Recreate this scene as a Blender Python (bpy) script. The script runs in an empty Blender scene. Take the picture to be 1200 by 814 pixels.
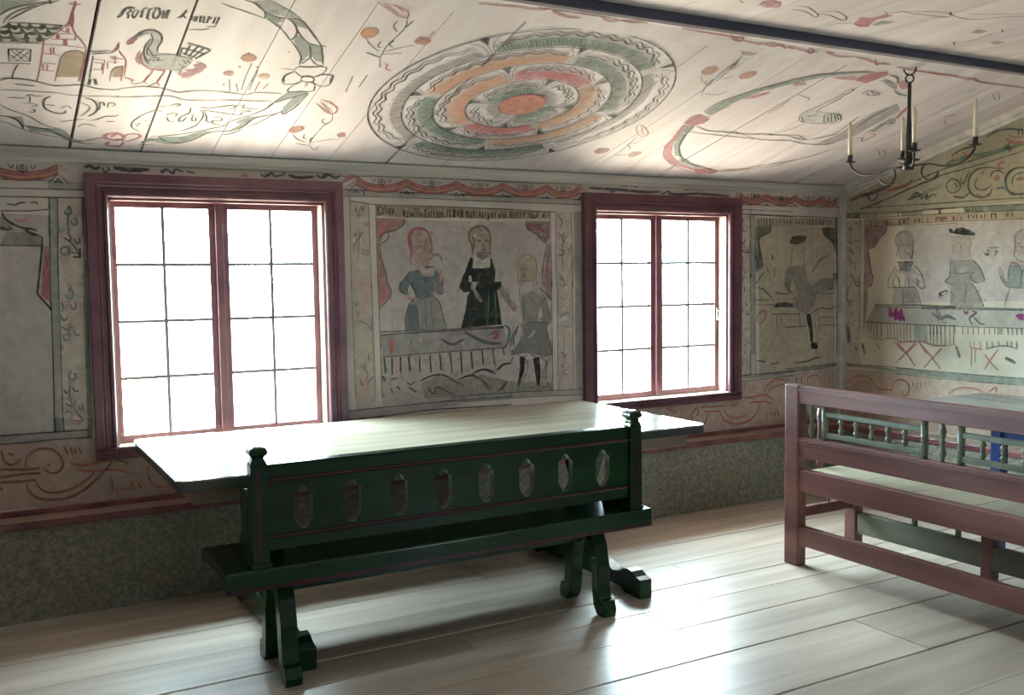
import bpy, bmesh, math, random
from mathutils import Vector, Matrix, geometry
random.seed(7)
scene = bpy.context.scene
COL = scene.collection

# ------------------------------------------------------------------ camera
FPX, YAW, PITCH, ROLL = 1136.0, 0.5084, -0.0718, -0.0134
cam_data = bpy.data.cameras.new('camera')
cam = bpy.data.objects.new('camera', cam_data); COL.objects.link(cam)
cam_data.sensor_width = 36.0; cam_data.lens = 36.0 * FPX / 1200.0
cam_data.clip_start = 0.05; cam_data.clip_end = 200
_f = Vector((math.sin(YAW)*math.cos(PITCH), math.cos(YAW)*math.cos(PITCH), math.sin(PITCH)))
_r = Vector((math.cos(YAW), -math.sin(YAW), 0)); _u = _r.cross(_f)
_r2 = _r*math.cos(ROLL) + _u*math.sin(ROLL); _u2 = -_r*math.sin(ROLL) + _u*math.cos(ROLL)
_m = Matrix((_r2, _u2, -_f)).transposed().to_4x4(); _m.translation = Vector((-5.221, -4.710, 1.450))
cam.matrix_world = _m
scene.camera = cam

# ------------------------------------------------------------------ sky, daylight, exposure
world = bpy.data.worlds.new('overcast_sky'); scene.world = world; world.use_nodes = True
wn = world.node_tree; wn.nodes.clear()
w_out = wn.nodes.new('ShaderNodeOutputWorld'); w_bg = wn.nodes.new('ShaderNodeBackground')
w_tc = wn.nodes.new('ShaderNodeTexCoord'); w_sx = wn.nodes.new('ShaderNodeSeparateXYZ'); w_mr = wn.nodes.new('ShaderNodeMapRange')
w_cr = wn.nodes.new('ShaderNodeValToRGB')
w_mr.inputs['From Min'].default_value = -1; w_mr.inputs['From Max'].default_value = 1
# overcast sky: zenith about three times the horizon, dull grass and gravel below
w_cr.color_ramp.elements[0].position = 0.47; w_cr.color_ramp.elements[0].color = (0.19, 0.165, 0.125, 1)
w_cr.color_ramp.elements[1].position = 1.0; w_cr.color_ramp.elements[1].color = (0.80, 0.95, 1.0, 1)
_e = w_cr.color_ramp.elements.new(0.51); _e.color = (0.265, 0.40, 0.48, 1)
wn.links.new(w_tc.outputs['Generated'], w_sx.inputs[0]); wn.links.new(w_sx.outputs['Z'], w_mr.inputs['Value'])
wn.links.new(w_mr.outputs[0], w_cr.inputs[0]); wn.links.new(w_cr.outputs[0], w_bg.inputs['Color'])
w_bg.inputs['Strength'].default_value = SKY_STRENGTH = 165.0
wn.links.new(w_bg.outputs[0], w_out.inputs[0])
vs = scene.view_settings
scene.display_settings.display_device = 'sRGB'
vs.view_transform = 'Standard'; vs.look = 'None'; vs.gamma = 1.0; vs.use_curve_mapping = False
vs.exposure = 0.0
scene.cycles.max_bounces = 10; scene.cycles.diffuse_bounces = 6; scene.cycles.transparent_max_bounces = 12
scene.cycles.use_denoising = True; scene.cycles.caustics_reflective = False; scene.cycles.caustics_refractive = False
scene.cycles.sample_clamp_indirect = 6.0

def portal(name, loc, rot_x, sx, sz):
    l = bpy.data.lights.new(name, 'AREA'); l.shape = 'RECTANGLE'; l.size = sx; l.size_y = sz
    l.cycles.is_portal = True
    o = bpy.data.objects.new(name, l); COL.objects.link(o); o.location = loc; o.rotation_euler = (rot_x, 0, 0)
    return o
# daylight enters through these openings (portals only steer the sky's own light)
FRONT_Y = -5.9
portal('daylight_portal', (-4.15, 0.16, 1.27), math.radians(-90), 1.0, 1.15)
portal('daylight_portal', (-1.53, 0.16, 1.27), math.radians(-90), 1.0, 1.15)
FILL_WINDOWS = [(-1.7, 1.40)]; FW, FH = .46, .62  # unseen window added behind the viewer for fill light
for fx, fz in FILL_WINDOWS:
    portal('daylight_portal', (fx, FRONT_Y - 0.16, fz), math.radians(90), FW, FH)

# ------------------------------------------------------------------ materials
def new_mat(name):
    m = bpy.data.materials.new(name); m.use_nodes = True
    nt = m.node_tree; b = nt.nodes['Principled BSDF']
    return m, nt, b
def rgb(c): return (c[0], c[1], c[2], 1.0)
def srgb(r, g, b):
    f = lambda v: (v/255.0/12.92) if v <= 10 else ((v/255.0+0.055)/1.055)**2.4
    return (f(r), f(g), f(b))
def mottled(name, c1, c2, scale=(3, 3, 3), rough=0.6, detail=5, bump=0.0, bscale=40, c3=None, spec=0.5, coords='Object', rnd=0.0, lo=0.35, hi=0.65):
    """two or three colours mixed by stretched noise, with fine relief"""
    m, nt, b = new_mat(name)
    L = nt.links.new
    tc = nt.nodes.new('ShaderNodeTexCoord'); mp = nt.nodes.new('ShaderNodeMapping'); mp.inputs['Scale'].default_value = scale
    L(tc.outputs[coords], mp.inputs[0])
    oi = nt.nodes.new('ShaderNodeObjectInfo')
    if rnd:
        vm = nt.nodes.new('ShaderNodeVectorMath'); vm.operation = 'SCALE'; vm.inputs[0].default_value = (17.0, 31.0, 23.0)
        L(oi.outputs['Random'], vm.inputs['Scale']); L(vm.outputs[0], mp.inputs['Location'])
    n = nt.nodes.new('ShaderNodeTexNoise'); n.inputs['Scale'].default_value = 1.0; n.inputs['Detail'].default_value = detail
    L(mp.outputs[0], n.inputs['Vector'])
    cr = nt.nodes.new('ShaderNodeValToRGB'); cr.color_ramp.elements[0].position = lo; cr.color_ramp.elements[1].position = hi
    cr.color_ramp.elements[0].color = rgb(c1); cr.color_ramp.elements[1].color = rgb(c2)
    if c3 is not None:
        e = cr.color_ramp.elements.new((lo+hi)/2); e.color = rgb(c3)
    L(n.outputs['Fac'], cr.inputs[0])
    col = cr.outputs[0]
    if rnd:
        hs = nt.nodes.new('ShaderNodeHueSaturation'); mr = nt.nodes.new('ShaderNodeMapRange')
        mr.inputs['To Min'].default_value = 1 - rnd; mr.inputs['To Max'].default_value = 1 + rnd
        L(oi.outputs['Random'], mr.inputs['Value']); L(mr.outputs[0], hs.inputs['Value']); L(col, hs.inputs['Color']); col = hs.outputs[0]
    L(col, b.inputs['Base Color'])
    b.inputs['Roughness'].default_value = rough; b.inputs['Specular IOR Level'].default_value = spec
    if bump:
        n2 = nt.nodes.new('ShaderNodeTexNoise'); n2.inputs['Scale'].default_value = bscale; n2.inputs['Detail'].default_value = 4
        mp2 = nt.nodes.new('ShaderNodeMapping'); mp2.inputs['Scale'].default_value = tuple(s/max(scale) for s in scale)
        L(tc.outputs[coords], mp2.inputs[0]); L(mp2.outputs[0], n2.inputs['Vector'])
        bp = nt.nodes.new('ShaderNodeBump'); bp.inputs['Strength'].default_value = bump; bp.inputs['Distance'].default_value = 0.004
        L(n2.outputs['Fac'], bp.inputs['Height']); L(bp.outputs[0], b.inputs['Normal'])
    return m
M = {}
M['floor'] = mottled('grey_scrubbed_pine', (.42,.36,.30), (.58,.515,.44), (1.2, 14, 14), rough=.33, bump=.25, bscale=60, rnd=.10)
M['floor_base'] = mottled('dark_subfloor', (.02,.016,.012), (.03,.025,.02), rough=.9)
M['ceiling'] = mottled('whitewashed_pine', (.61,.555,.575), (.74,.695,.725), (9, 1.0, 1.0), rough=.6, bump=.15, bscale=50, rnd=.05)
M['ceil_base'] = mottled('dark_gap', (.03,.022,.016), (.05,.035,.025), rough=.9)
M['wall'] = mottled('aged_painted_plaster', (.37,.33,.315), (.63,.57,.545), (2.2, 2.2, 2.2), rough=.75, detail=8, bump=.2, bscale=60, c3=(.54,.485,.46), coords='Object', lo=.3, hi=.7)
M['wall_gable'] = mottled('yellowed_painted_plaster', (.31,.275,.20), (.58,.53,.43), (2.4, 2.4, 2.4), rough=.75, detail=8, bump=.2, bscale=60, c3=(.48,.43,.325), lo=.3, hi=.7)
M['wall_plain'] = mottled('plain_limewash', (.36,.34,.31), (.44,.42,.39), rough=.8)
M['plinth'] = mottled('speckled_grey_green_plaster', (.14,.14,.11), (.27,.26,.205), (60, 60, 60), rough=.8, detail=9, bump=.5, bscale=80, c3=(.20,.195,.155))
M['ledge'] = mottled('worn_oxblood_paint', (.10,.028,.035), (.24,.095,.085), (5, 5, 5), rough=.32, detail=8, bump=.1, bscale=40)
M['ledge_top'] = mottled('pale_red_ledge_top', (.30,.19,.16), (.42,.33,.28), (3, 12, 8), rough=.28, detail=8, bump=.1, bscale=40)  # top face paler than the red lip
M['plum'] = mottled('plum_window_paint', (.085,.030,.048), (.15,.060,.080), (6, 6, 6), rough=.35, detail=6)
M['plum_sash'] = mottled('plum_sash_paint', (.16,.065,.085), (.24,.11,.13), (6, 6, 6), rough=.4)
M['reveal'] = mottled('pale_jamb_paint', (.55,.44,.38), (.68,.58,.50), (5, 5, 2), rough=.45)
M['cornice'] = mottled('grey_green_moulding', (.38,.365,.345), (.57,.53,.51), (1.2, 14, 14), rough=.6, detail=6)
M['step_shade'] = mottled('shaded_blue_step', (.035,.042,.085), (.06,.075,.14), (1.5, 9, 9), rough=.5)  # blue darkened to hold the shade of the face turned from the windows
M['green'] = mottled('bottle_green_gloss', (.0035,.022,.008), (.008,.040,.014), (3, 9, 9), spec=.32, rough=.22, detail=6, bump=.08, bscale=30)
M['green_stripe'] = mottled('maroon_line_paint', (.026,.005,.013), (.045,.009,.021), (4, 9, 9), rough=.25)
M['green_wear'] = mottled('worn_green_edge', (.10,.13,.10), (.20,.22,.18), (9, 9, 9), rough=.35)
M['tabletop'] = mottled('varnished_pale_tabletop', (.46,.43,.33), (.62,.58,.46), (1.0, 10, 10), rough=.13, detail=6, spec=.6)
M['table_edge'] = mottled('grey_green_table_edge', (.030,.040,.040), (.075,.078,.068), (3, 9, 9), rough=.3)
M['table_apron'] = mottled('brown_table_rail', (.17,.12,.085), (.26,.19,.14), (2, 9, 9), rough=.4)
M['red'] = mottled('faded_red_brown_paint', (.145,.058,.056), (.26,.120,.108), (9, 1.3, 9), rough=.42, detail=8, bump=.15, bscale=40)
M['seat'] = mottled('worn_grey_seat_board', (.30,.28,.20), (.42,.39,.29), (1.3, 9, 9), rough=.35, detail=6)
M['spindle'] = mottled('sage_green_turning', (.115,.14,.105), (.21,.235,.18), (9, 9, 9), rough=.38, detail=6)
M['greystretch'] = mottled('grey_green_stretcher', (.10,.11,.085), (.17,.175,.135), (9, 1.5, 9), rough=.45)
M['blue'] = mottled('ultramarine_table_paint', (.010,.022,.11), (.02,.045,.19), (6, 6, 6), rough=.35)
M['greytop'] = mottled('grey_blue_tabletop', (.22,.22,.22), (.33,.33,.33), (8, 1.0, 8), rough=.2)
M['iron'] = mottled('black_wrought_iron', (.012,.012,.013), (.03,.028,.028), (20, 20, 20), rough=.5)
M['tin'] = mottled('grey_tin', (.22,.22,.21), (.35,.34,.32), (20, 20, 20), rough=.35)
M['candle'] = mottled('ivory_candle_wax', (.72,.68,.55), (.80,.77,.66), (10, 10, 10), rough=.5)
M['bar'] = mottled('grey_glazing_bar', (.20,.20,.215), (.28,.28,.29), (8, 8, 8), rough=.5)
M['brass'] = mottled('pale_latch_metal', (.5,.45,.42), (.62,.58,.55), (20, 20, 20), rough=.3)
m, nt, b = new_mat('old_window_glass')
nt.nodes.remove(b)
_o = nt.nodes['Material Output']; _t = nt.nodes.new('ShaderNodeBsdfTransparent'); _g = nt.nodes.new('ShaderNodeBsdfGlossy'); _x = nt.nodes.new('ShaderNodeMixShader')
_t.inputs[0].default_value = (.97, .98, .97, 1); _g.inputs['Roughness'].default_value = .02; _x.inputs[0].default_value = .05
nt.links.new(_t.outputs[0], _x.inputs[1]); nt.links.new(_g.outputs[0], _x.inputs[2]); nt.links.new(_x.outputs[0], _o.inputs[0])
M['glass'] = m

# ------------------------------------------------------------------ mesh helpers
class MB:
    def __init__(s): s.v = []; s.f = []; s.m = []
    def box(s, x0, x1, y0, y1, z0, z1, mi=0):
        n = len(s.v)
        s.v += [(x0,y0,z0),(x1,y0,z0),(x1,y1,z0),(x0,y1,z0),(x0,y0,z1),(x1,y0,z1),(x1,y1,z1),(x0,y1,z1)]
        for q in ((0,3,2,1),(4,5,6,7),(0,1,5,4),(1,2,6,5),(2,3,7,6),(3,0,4,7)):
            s.f.append(tuple(n+i for i in q)); s.m.append(mi)
        return s
    def prism(s, pts, d0, d1, axis, mi=0):
        """polygon pts in the two other axes, extruded along axis (0,1,2)"""
        n = len(s.v); k = len(pts)
        def mk(p, d):
            if axis == 0: return (d, p[0], p[1])
            if axis == 1: return (p[0], d, p[1])
            return (p[0], p[1], d)
        s.v += [mk(p, d0) for p in pts] + [mk(p, d1) for p in pts]
        tri = geometry.tessellate_polygon([[Vector((p[0], p[1], 0)) for p in pts]])
        for t in tri:
            s.f.append((n+t[0], n+t[1], n+t[2])); s.m.append(mi)
            s.f.append((n+k+t[2], n+k+t[1], n+k+t[0])); s.m.append(mi)
        for i in range(k):
            j = (i+1) % k; s.f.append((n+i, n+j, n+k+j, n+k+i)); s.m.append(mi)
        return s
    def tube(s, path, rad, seg=8, mi=0, close=False):
        P = [Vector(p) for p in path]; n0 = len(s.v); k = len(P)
        up = Vector((0.13, 0.31, 0.94))
        for i, p in enumerate(P):
            if close: t = P[(i+1) % k] - P[i-1]
            else: t = (P[min(i+1, k-1)] - P[max(i-1, 0)])
            t.normalize(); a = t.cross(up)
            if a.length < 1e-3: a = t.cross(Vector((1,0,0)))
            a.normalize(); b_ = t.cross(a); r = rad[i] if isinstance(rad, (list, tuple)) else rad
            for q in range(seg):
                an = 2*math.pi*q/seg; s.v.append(tuple(p + a*math.cos(an)*r + b_*math.sin(an)*r))
        for i in range(k if close else k-1):
            i2 = (i+1) % k
            for q in range(seg):
                q2 = (q+1) % seg
                s.f.append((n0+i*seg+q, n0+i*seg+q2, n0+i2*seg+q2, n0+i2*seg+q)); s.m.append(mi)
        if not close:
            s.f.append(tuple(n0+q for q in range(seg))[::-1]); s.m.append(mi)
            s.f.append(tuple(n0+(k-1)*seg+q for q in range(seg))); s.m.append(mi)
        return s
    def lathe(s, prof, cx, cy, seg=14, mi=0):
        n0 = len(s.v); k = len(prof)
        for (r, z) in prof:
            for q in range(seg):
                an = 2*math.pi*q/seg; s.v.append((cx+r*math.cos(an), cy+r*math.sin(an), z))
        for i in range(k-1):
            for q in range(seg):
                q2 = (q+1) % seg; s.f.append((n0+i*seg+q, n0+i*seg+q2, n0+(i+1)*seg+q2, n0+(i+1)*seg+q)); s.m.append(mi)
        s.f.append(tuple(n0+q for q in range(seg))[::-1]); s.m.append(mi)
        s.f.append(tuple(n0+(k-1)*seg+q for q in range(seg))); s.m.append(mi)
        return s
    def build(s, name, mats, parent=None, bevel=0.0, smooth=False, loc=None, fix=True):
        me = bpy.data.meshes.new(name); me.from_pydata(s.v, [], s.f)
        if not isinstance(mats, (list, tuple)): mats = [mats]
        for q in mats: me.materials.append(M[q] if isinstance(q, str) else q)
        me.polygons.foreach_set('material_index', s.m)
        if fix:
            bm = bmesh.new(); bm.from_mesh(me); bmesh.ops.recalc_face_normals(bm, faces=bm.faces); bm.to_mesh(me); bm.free()
        if smooth: me.polygons.foreach_set('use_smooth', [True]*len(me.polygons))
        me.update()
        o = bpy.data.objects.new(name, me); COL.objects.link(o)
        if parent is not None: o.parent = parent
        if loc is not None: o.location = loc
        if bevel:
            bv = o.modifiers.new('bevel', 'BEVEL'); bv.width = bevel; bv.segments = 2; bv.limit_method = 'ANGLE'
        return o
def empty(name, loc=(0,0,0), rz=0.0):
    o = bpy.data.objects.new(name, None); COL.objects.link(o); o.location = loc; o.rotation_euler = (0,0,rz); o.empty_display_size = .1
    return o
def tag(o, label=None, cat=None, group=None, kind=None):
    if label: o['label'] = label
    if cat: o['category'] = cat
    if group: o['group'] = group
    if kind: o['kind'] = kind
    return o
def struct(o, label=None):
    o['kind'] = 'structure'
    if label: o['label'] = label
    return o
def copy_to(o, parent, loc=None):
    c = o.copy(); COL.objects.link(c); c.parent = parent
    if loc is not None: c.location = loc
    return c

# ------------------------------------------------------------------ room dimensions (metres)
XL, YF = -7.0, FRONT_Y           # left wall and the wall behind the viewer
ZC, KS = 2.032, 0.26             # ceiling height at the window wall, rise of the sloping part
YS = -1.60                       # where the sloping part ends
ZE = ZC - KS*YS                  # its height there
ZF = 2.487                       # flat middle ceiling
YS2 = FRONT_Y + 1.6
PL_D, PL_H = 0.127, 0.405        # plinth depth and height (to the underside of its cap)
def slope_z(y): return ZC - KS*y

# ---- floor of wide boards
floor = struct(MB().box(XL-.2, .2, YF-.2, .2, -.12, -.034).build('floor', 'floor_base'), 'wide grey scrubbed pine floor boards')
joints = [-.02, -.33, -.615, -.905, -1.193, -1.405, -1.634, -1.922, -2.30, -2.62, -2.97, -3.33, -3.66, -4.0, -4.36, -4.7, -5.05, -5.4, -5.7, YF]
breaks = {1: -3.1, 3: -2.2, 4: -3.55, 5: -2.75, 6: -5.3, 7: -2.05, 9: -3.0, 11: -4.1}
for i in range(len(joints)-1):
    y1, y0 = joints[i], joints[i+1]
    xs = [XL] + ([breaks[i]] if i in breaks else []) + [0.0]
    for a, c in zip(xs[:-1], xs[1:]):
        ga, gb = ({4: .008, 7: .011, 8: .009, 3: .005}.get(q, .0035)/2 for q in (i, i+1))
        dz = random.uniform(-.0015, .0015)
        MB().box(a+.001, c-.001, y0+gb, y1-ga, -.034, dz).build('floor_board', 'floor', floor, bevel=.002)

# ---- window wall
W1 = (-4.757, -3.571, .655, 1.938)      # outer casing x0,x1,z0,z1
W2 = (-2.128, -.939, .655, 1.932)
CW = .092                               # casing width
def opening(w): return (w[0]+CW, w[1]-CW, w[2]+.048, w[3]-CW-.012)
WT = .24
def wall_with_openings(name, ops, x0, x1, ztop, mat, base=0.0):
    mb = MB(); xs = [x0]
    for o in ops: xs += [o[0], o[1]]
    xs.append(x1)
    for i in range(0, len(xs), 2): mb.box(xs[i], xs[i+1], 0, WT, base, ztop)
    for o in ops:
        mb.box(o[0], o[1], 0, WT, base, o[2]); mb.box(o[0], o[1], 0, WT, o[3], ztop)
    return mb.build(name, mat)
wall_back = struct(wall_with_openings('wall_back', [opening(W1), opening(W2)], XL-.2, .24, ZC+.10, 'wall'), 'painted plaster window wall with framed figure panels')
# ---- gable wall on the right
gab = [(WT, -.1), (WT, ZC+.06), (0, ZC+.06), (YS, ZE+.06), (YS, ZF+.05), (YS2, ZF+.05), (YF-.2, ZC+.2), (YF-.2, -.1)]
wall_right = struct(MB().prism(gab, 0.0, .24, 0).build('wall_right', 'wall_gable'), 'painted plaster gable wall with scrolls and figures')
wall_left = struct(MB().prism(gab, XL-.2, XL, 0).build('wall_left', 'wall_plain'), 'plain limewashed end wall')
wf_ops = [(-fx-FW/2, -fx+FW/2, fz-FH/2, fz+FH/2) for fx, fz in FILL_WINDOWS]
wf_ops.sort()
wall_front = struct(wall_with_openings('wall_front', wf_ops, -.24, -XL+.2, ZC+.1, 'wall_plain'), 'plain limewashed wall with one added fill window')
wall_front.location = (0, YF, 0); wall_front.rotation_euler = (0, 0, math.pi)

# ---- ceiling: sloping boards, flat middle, far slope
cth = .03
ceiling = struct(MB().prism([(.24, slope_z(.24)+.034), (YS, ZE+.034), (YS, ZF+.034), (YS2, ZF+.034), (YF-.24, slope_z(.24)+.034),
    (YF-.24, slope_z(.24)+.1), (YS2, ZF+.12), (YS, ZF+.12), (.24, slope_z(.24)+.14)], XL-.2, .24, 0).build('ceiling', 'ceil_base'), 'whitewashed board ceiling painted with flower medallions')
cj = [XL, -6.71, -6.40, -6.08, -5.77, -5.44, -5.12, -4.812, -4.518, -4.21, -3.928, -3.642, -3.337, -3.03, -2.735, -2.455, -2.165, -1.90, -1.615, -1.335, -1.05, -.76, -.487, -.235, 0.0]
wide = {7: .012, 8: .008, 12: .014, 18: .008, 22: .014}
for i in range(len(cj)-1):
    ga = wide.get(i, .003)/2; gb = wide.get(i+1, .003)/2
    a, c = cj[i]+ga, cj[i+1]-gb
    MB().prism([(-.0, ZC), (YS, ZE), (YS, ZE+cth), (-.0, ZC+cth)], a, c, 0).build('ceiling_board', 'ceiling', ceiling)
fj = [XL, -6.6, -6.25, -5.9, -5.55, -5.2, -4.85, -4.5, -4.15, -3.8, -3.45, -3.1, -2.76, -2.41, -2.06, -1.72, -1.38, -1.04, -.70, -.35, 0.0]
for i in range(len(fj)-1):
    MB().box(fj[i]+.0015, fj[i+1]-.0015, YS2, YS+.02, ZF, ZF+cth).build('ceiling_board', 'ceiling', ceiling)
    MB().prism([(YF, ZC), (YS2, ZF), (YS2, ZF+cth), (YF, ZC+cth)], fj[i]+.0015, fj[i+1]-.0015, 0).build('ceiling_board', 'ceiling', ceiling)

# ---- mouldings
t1 = struct(MB().prism([(0, ZC-.052), (-.012, ZC-.050), (-.018, ZC-.036), (-.030, ZC-.030), (-.036, ZC-.012), (-.044, ZC+.004), (0, ZC-.004)], XL, -.001, 0).build('trim_1', 'cornice', bevel=.0015), 'grey green cornice along the window wall')
# along the gable, following the slope
def sl(y, d): return slope_z(y) - d
mb = MB(); prof = [(0, .058), (-.012, .056), (-.018, .040), (-.030, .033), (-.036, .012), (-.040, -.002), (0, -.002)]
n = len(prof)
for y in (-.04, YS+.02):
    for (px, d) in prof: mb.v.append((px, y, sl(y, d)))
for i in range(n):
    j = (i+1) % n; mb.f.append((i, j, n+j, n+i)); mb.m.append(0)
mb.f.append(tuple(range(n))); mb.m.append(0); mb.f.append(tuple(range(n, 2*n))[::-1]); mb.m.append(0)
struct(mb.build('trim_2', 'cornice'), 'grey green moulding following the gable slope')
struct(MB().box(-.044, -.001, -.036, -.001, PL_H+.03, ZC-.05).build('trim_3', 'cornice', bevel=.004), 'slim upright batten in the wall corner')
tr4 = struct(MB().prism([(YS+.11, slope_z(YS+.11)-.001), (YS+.11, slope_z(YS+.11)-.010), (YS+.01, ZE-.012), (YS-.004, ZE-.010), (YS-.006, ZE+.01), (YS+.02, ZE+.012)], XL, -.001, 0).build('trim_4', 'ceiling'), 'pale strip with pink vine along the ceiling step')
struct(MB().prism([(YS-.006, ZE+.002), (YS-.014, ZE+.004), (YS-.014, ZF-.001), (YS+.03, ZF-.001), (YS+.03, ZE+.016)], XL, -.001, 0).build('trim_5', 'step_shade'), 'blue ceiling step board with shade put into its dark colour')

# ---- unseen eaves added outside to keep the high sky off the windows
struct(MB().prism([(WT+.001, ZC+.13), (.86, ZC-.02), (.86, ZC+.03), (WT+.001, ZC+.18)], XL-.4, .5, 0).build('trim_6', 'wall_plain'), 'unseen eaves added outside to shade the windows')

# ---- plinth with red cap, both walls
pb = struct(MB().box(XL, -.128, -PL_D, -.001, -.001, PL_H).build('baseboard_back', 'plinth'), 'speckled grey green plinth under the windows')
MB().box(XL, -.129, -PL_D-.022, -.002, PL_H, PL_H+.004).box(XL, -.129, -PL_D-.022, -.002, PL_H+.004, PL_H+.034).build('ledge_cap', ['ledge'], pb, bevel=.004)
cap_top = MB().box(XL, -.129, -PL_D-.012, -.022, PL_H+.034, PL_H+.0352).build('ledge_top', 'ledge_top', pb)
MB().box(XL, -.129, -.020, -.002, PL_H+.034, PL_H+.058).build('back_strip', 'ledge', pb, bevel=.003)
pr = struct(MB().box(-PL_D, -.001, YF, -.002, -.001, PL_H).build('baseboard_right', 'plinth'), 'speckled grey green plinth under the gable wall')
MB().box(-PL_D-.022, -.002, YF, -.002, PL_H, PL_H+.034).build('ledge_cap', 'ledge', pr, bevel=.004)
MB().box(-PL_D-.012, -.022, YF, -.15, PL_H+.034, PL_H+.0352).build('ledge_top', 'ledge_top', pr)

# ---- windows
def make_window(name, w, label, latch=False):
    x0, x1, z0, z1 = w
    ox0, ox1, oz0, oz1 = opening(w)
    root = struct(empty(name, (0,0,0)), label)
    T = .030
    # three mitred casing boards: offset out from the opening, depth
    hw = (z1-oz1)/CW
    pf = [(CW, 0), (CW, -T-.008), (CW-.034, -T-.008), (CW-.040, -T), (CW-.046, -T-.004), (CW-.052, -T), (CW-.056, -T+.010), (.022, -T+.010), (.018, -T-.002), (.006, -T-.002), (0, -T+.006), (0, 0)]
    k = len(pf)
    def sec(c): return [{'lb': (ox0-d, y, z0+.03), 'lt': (ox0-d, y, oz1+d*hw), 'rt': (ox1+d, y, oz1+d*hw), 'rb': (ox1+d, y, z0+.03)}[c] for d, y in pf]
    for c0, c1 in (('lb', 'lt'), ('lt', 'rt'), ('rt', 'rb')):
        q = MB(); q.v = sec(c0) + sec(c1)
        for i in range(k): q.f.append((i, (i+1) % k, k+(i+1) % k, k+i)); q.m.append(0)
        q.f += [tuple(range(k)), tuple(range(k, 2*k))]; q.m += [0, 0]
        q.build('casing', 'plum', root, bevel=.0015)
    # sill board with rounded nose
    MB().prism([(0, z0), (-T-.004, z0), (-T-.012, z0+.008), (-T-.012, z0+.020), (-T-.004, z0+.026), (-T-.006, oz0-.012), (-T-.014, oz0-.006), (-T-.014, oz0), (.16, oz0+.012), (.16, oz0-.02), (0, oz0-.02)], x0, x1, 0).build('sill', ['plum'], root)
    MB().box(ox0+.002, ox1-.002, -T-.010, .07, oz0+.0005, oz0+.006).build('sill_top', 'reveal', root, bevel=.001)
    # jamb linings
    for (a, s) in ((ox0, 1), (ox1, -1)):
        q = sorted((a - s*.002, a + s*.012))
        MB().box(q[0], q[1], -.002, WT-.03, oz0, oz1).build('jamb_lining', 'reveal', root)
    MB().box(ox0, ox1, -.002, WT-.03, oz1-.012, oz1+.002).build('jamb_lining', 'plum_sash', root)
    ax0, ax1, az0, az1 = ox0+.012, ox1-.012, oz0+.008, oz1-.012
    ys0, ys1 = .070, .105
    mid = (ax0+ax1)/2
    MB().box(mid-.018, mid+.018, ys0-.022, ys1, az0, az1).build('mullion', 'plum_sash', root, bevel=.004)
    for k, (a, c) in enumerate(((ax0, mid-.018), (mid+.018, ax1))):
        st, rt, rb = .028, .026, .032
        s = MB()
        s.box(a, a+st, ys0, ys1, az0, az1); s.box(c-st, c, ys0, ys1, az0, az1)
        s.box(a+st, c-st, ys0, ys1, az1-rt, az1); s.box(a+st, c-st, ys0, ys1, az0, az0+rb)
        so = s.build('sash', 'plum_sash', root)
        gx0, gx1, gz0, gz1 = a+st, c-st, az0+rb, az1-rt
        gm = (gx0+gx1)/2; bw = .0075
        MB().box(gm-bw, gm+bw, ys0+.006, ys1-.006, gz0, gz1).build('glazing_bar', 'bar', so)
        zz = [gz0+(gz1-gz0)*i/4 for i in range(5)]
        for z in zz[1:-1]: MB().box(gx0, gx1, ys0+.008, ys1-.008, z-bw, z+bw).build('glazing_bar', 'bar', so)
        for i in range(4):
            for (u0, u1) in ((gx0, gm-bw), (gm+bw, gx1)):
                MB().box(u0, u1, .086, .089, zz[i]+(bw if i else 0), zz[i+1]-(bw if i < 3 else 0)).build('pane', 'glass', so)
        if latch and k == 1:
            lt = MB().box(c-.018, c-.008, ys0-.010, ys0, 1.16, 1.24).build('latch_plate', 'brass', root, bevel=.002)
            MB().tube([(c-.013, ys0-.010, 1.225), (c-.013, ys0-.028, 1.22), (c-.011, ys0-.030, 1.19), (c-.014, ys0-.026, 1.165)], [.004,.004,.005,.006], 8).build('latch_handle', 'brass', root, smooth=True)
    return root
make_window('window_1', W1, 'plum framed casement window behind the long table')
make_window('window_2', W2, 'plum framed casement window next to the room corner', latch=True)
for i, (fx, fz) in enumerate(FILL_WINDOWS):  # the added fill window, out of view
    w = make_window('window_%d' % (i+3), (-FW/2-CW, FW/2+CW, fz-FH/2-.048, fz+FH/2+CW+.012), 'added fill window with a plum casement frame opposite the table')
    w.location = (fx, YF, 0); w.rotation_euler = (0, 0, math.pi)

# ================================================================== furniture
# ---- long table
tb = empty('trestle_table', (-3.4, -.70, 0))
tag(tb, 'long pale glossy trestle table standing under the windows', 'table')
def rel(o, root): o.location = tuple(-v for v in root.location); return o
X0, X1, Y0, Y1, ZT = -4.615, -2.235, -1.215, -.15, .754
def round_rect(x0, x1, y0, y1, r, n=5):
    pts = []
    for (cx, cy, a0) in ((x1-r, y1-r, 0), (x0+r, y1-r, 90), (x0+r, y0+r, 180), (x1-r, y0+r, 270)):
        for i in range(n+1):
            a = math.radians(a0+90*i/n); pts.append((cx+r*math.cos(a), cy+r*math.sin(a)))
    return pts
rel(MB().prism(round_rect(X0, X1, Y0, Y1, .035), ZT-.006, ZT, 2).build('table_top', 'tabletop', tb), tb)
rel(MB().prism(round_rect(X0-.002, X1+.002, Y0-.002, Y1+.002, .036), ZT-.040, ZT-.006, 2).build('table_edge', 'table_edge', tb, bevel=.004), tb)
rel(MB().box(X0+.06, X1-.06, Y0+.07, Y0+.095, ZT-.105, ZT-.040).build('table_rail', 'table_apron', tb, bevel=.003), tb)
rel(MB().box(X0+.06, X1-.06, Y1-.095, Y1-.07, ZT-.105, ZT-.040).build('table_rail', 'table_apron', tb, bevel=.003), tb)
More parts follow.
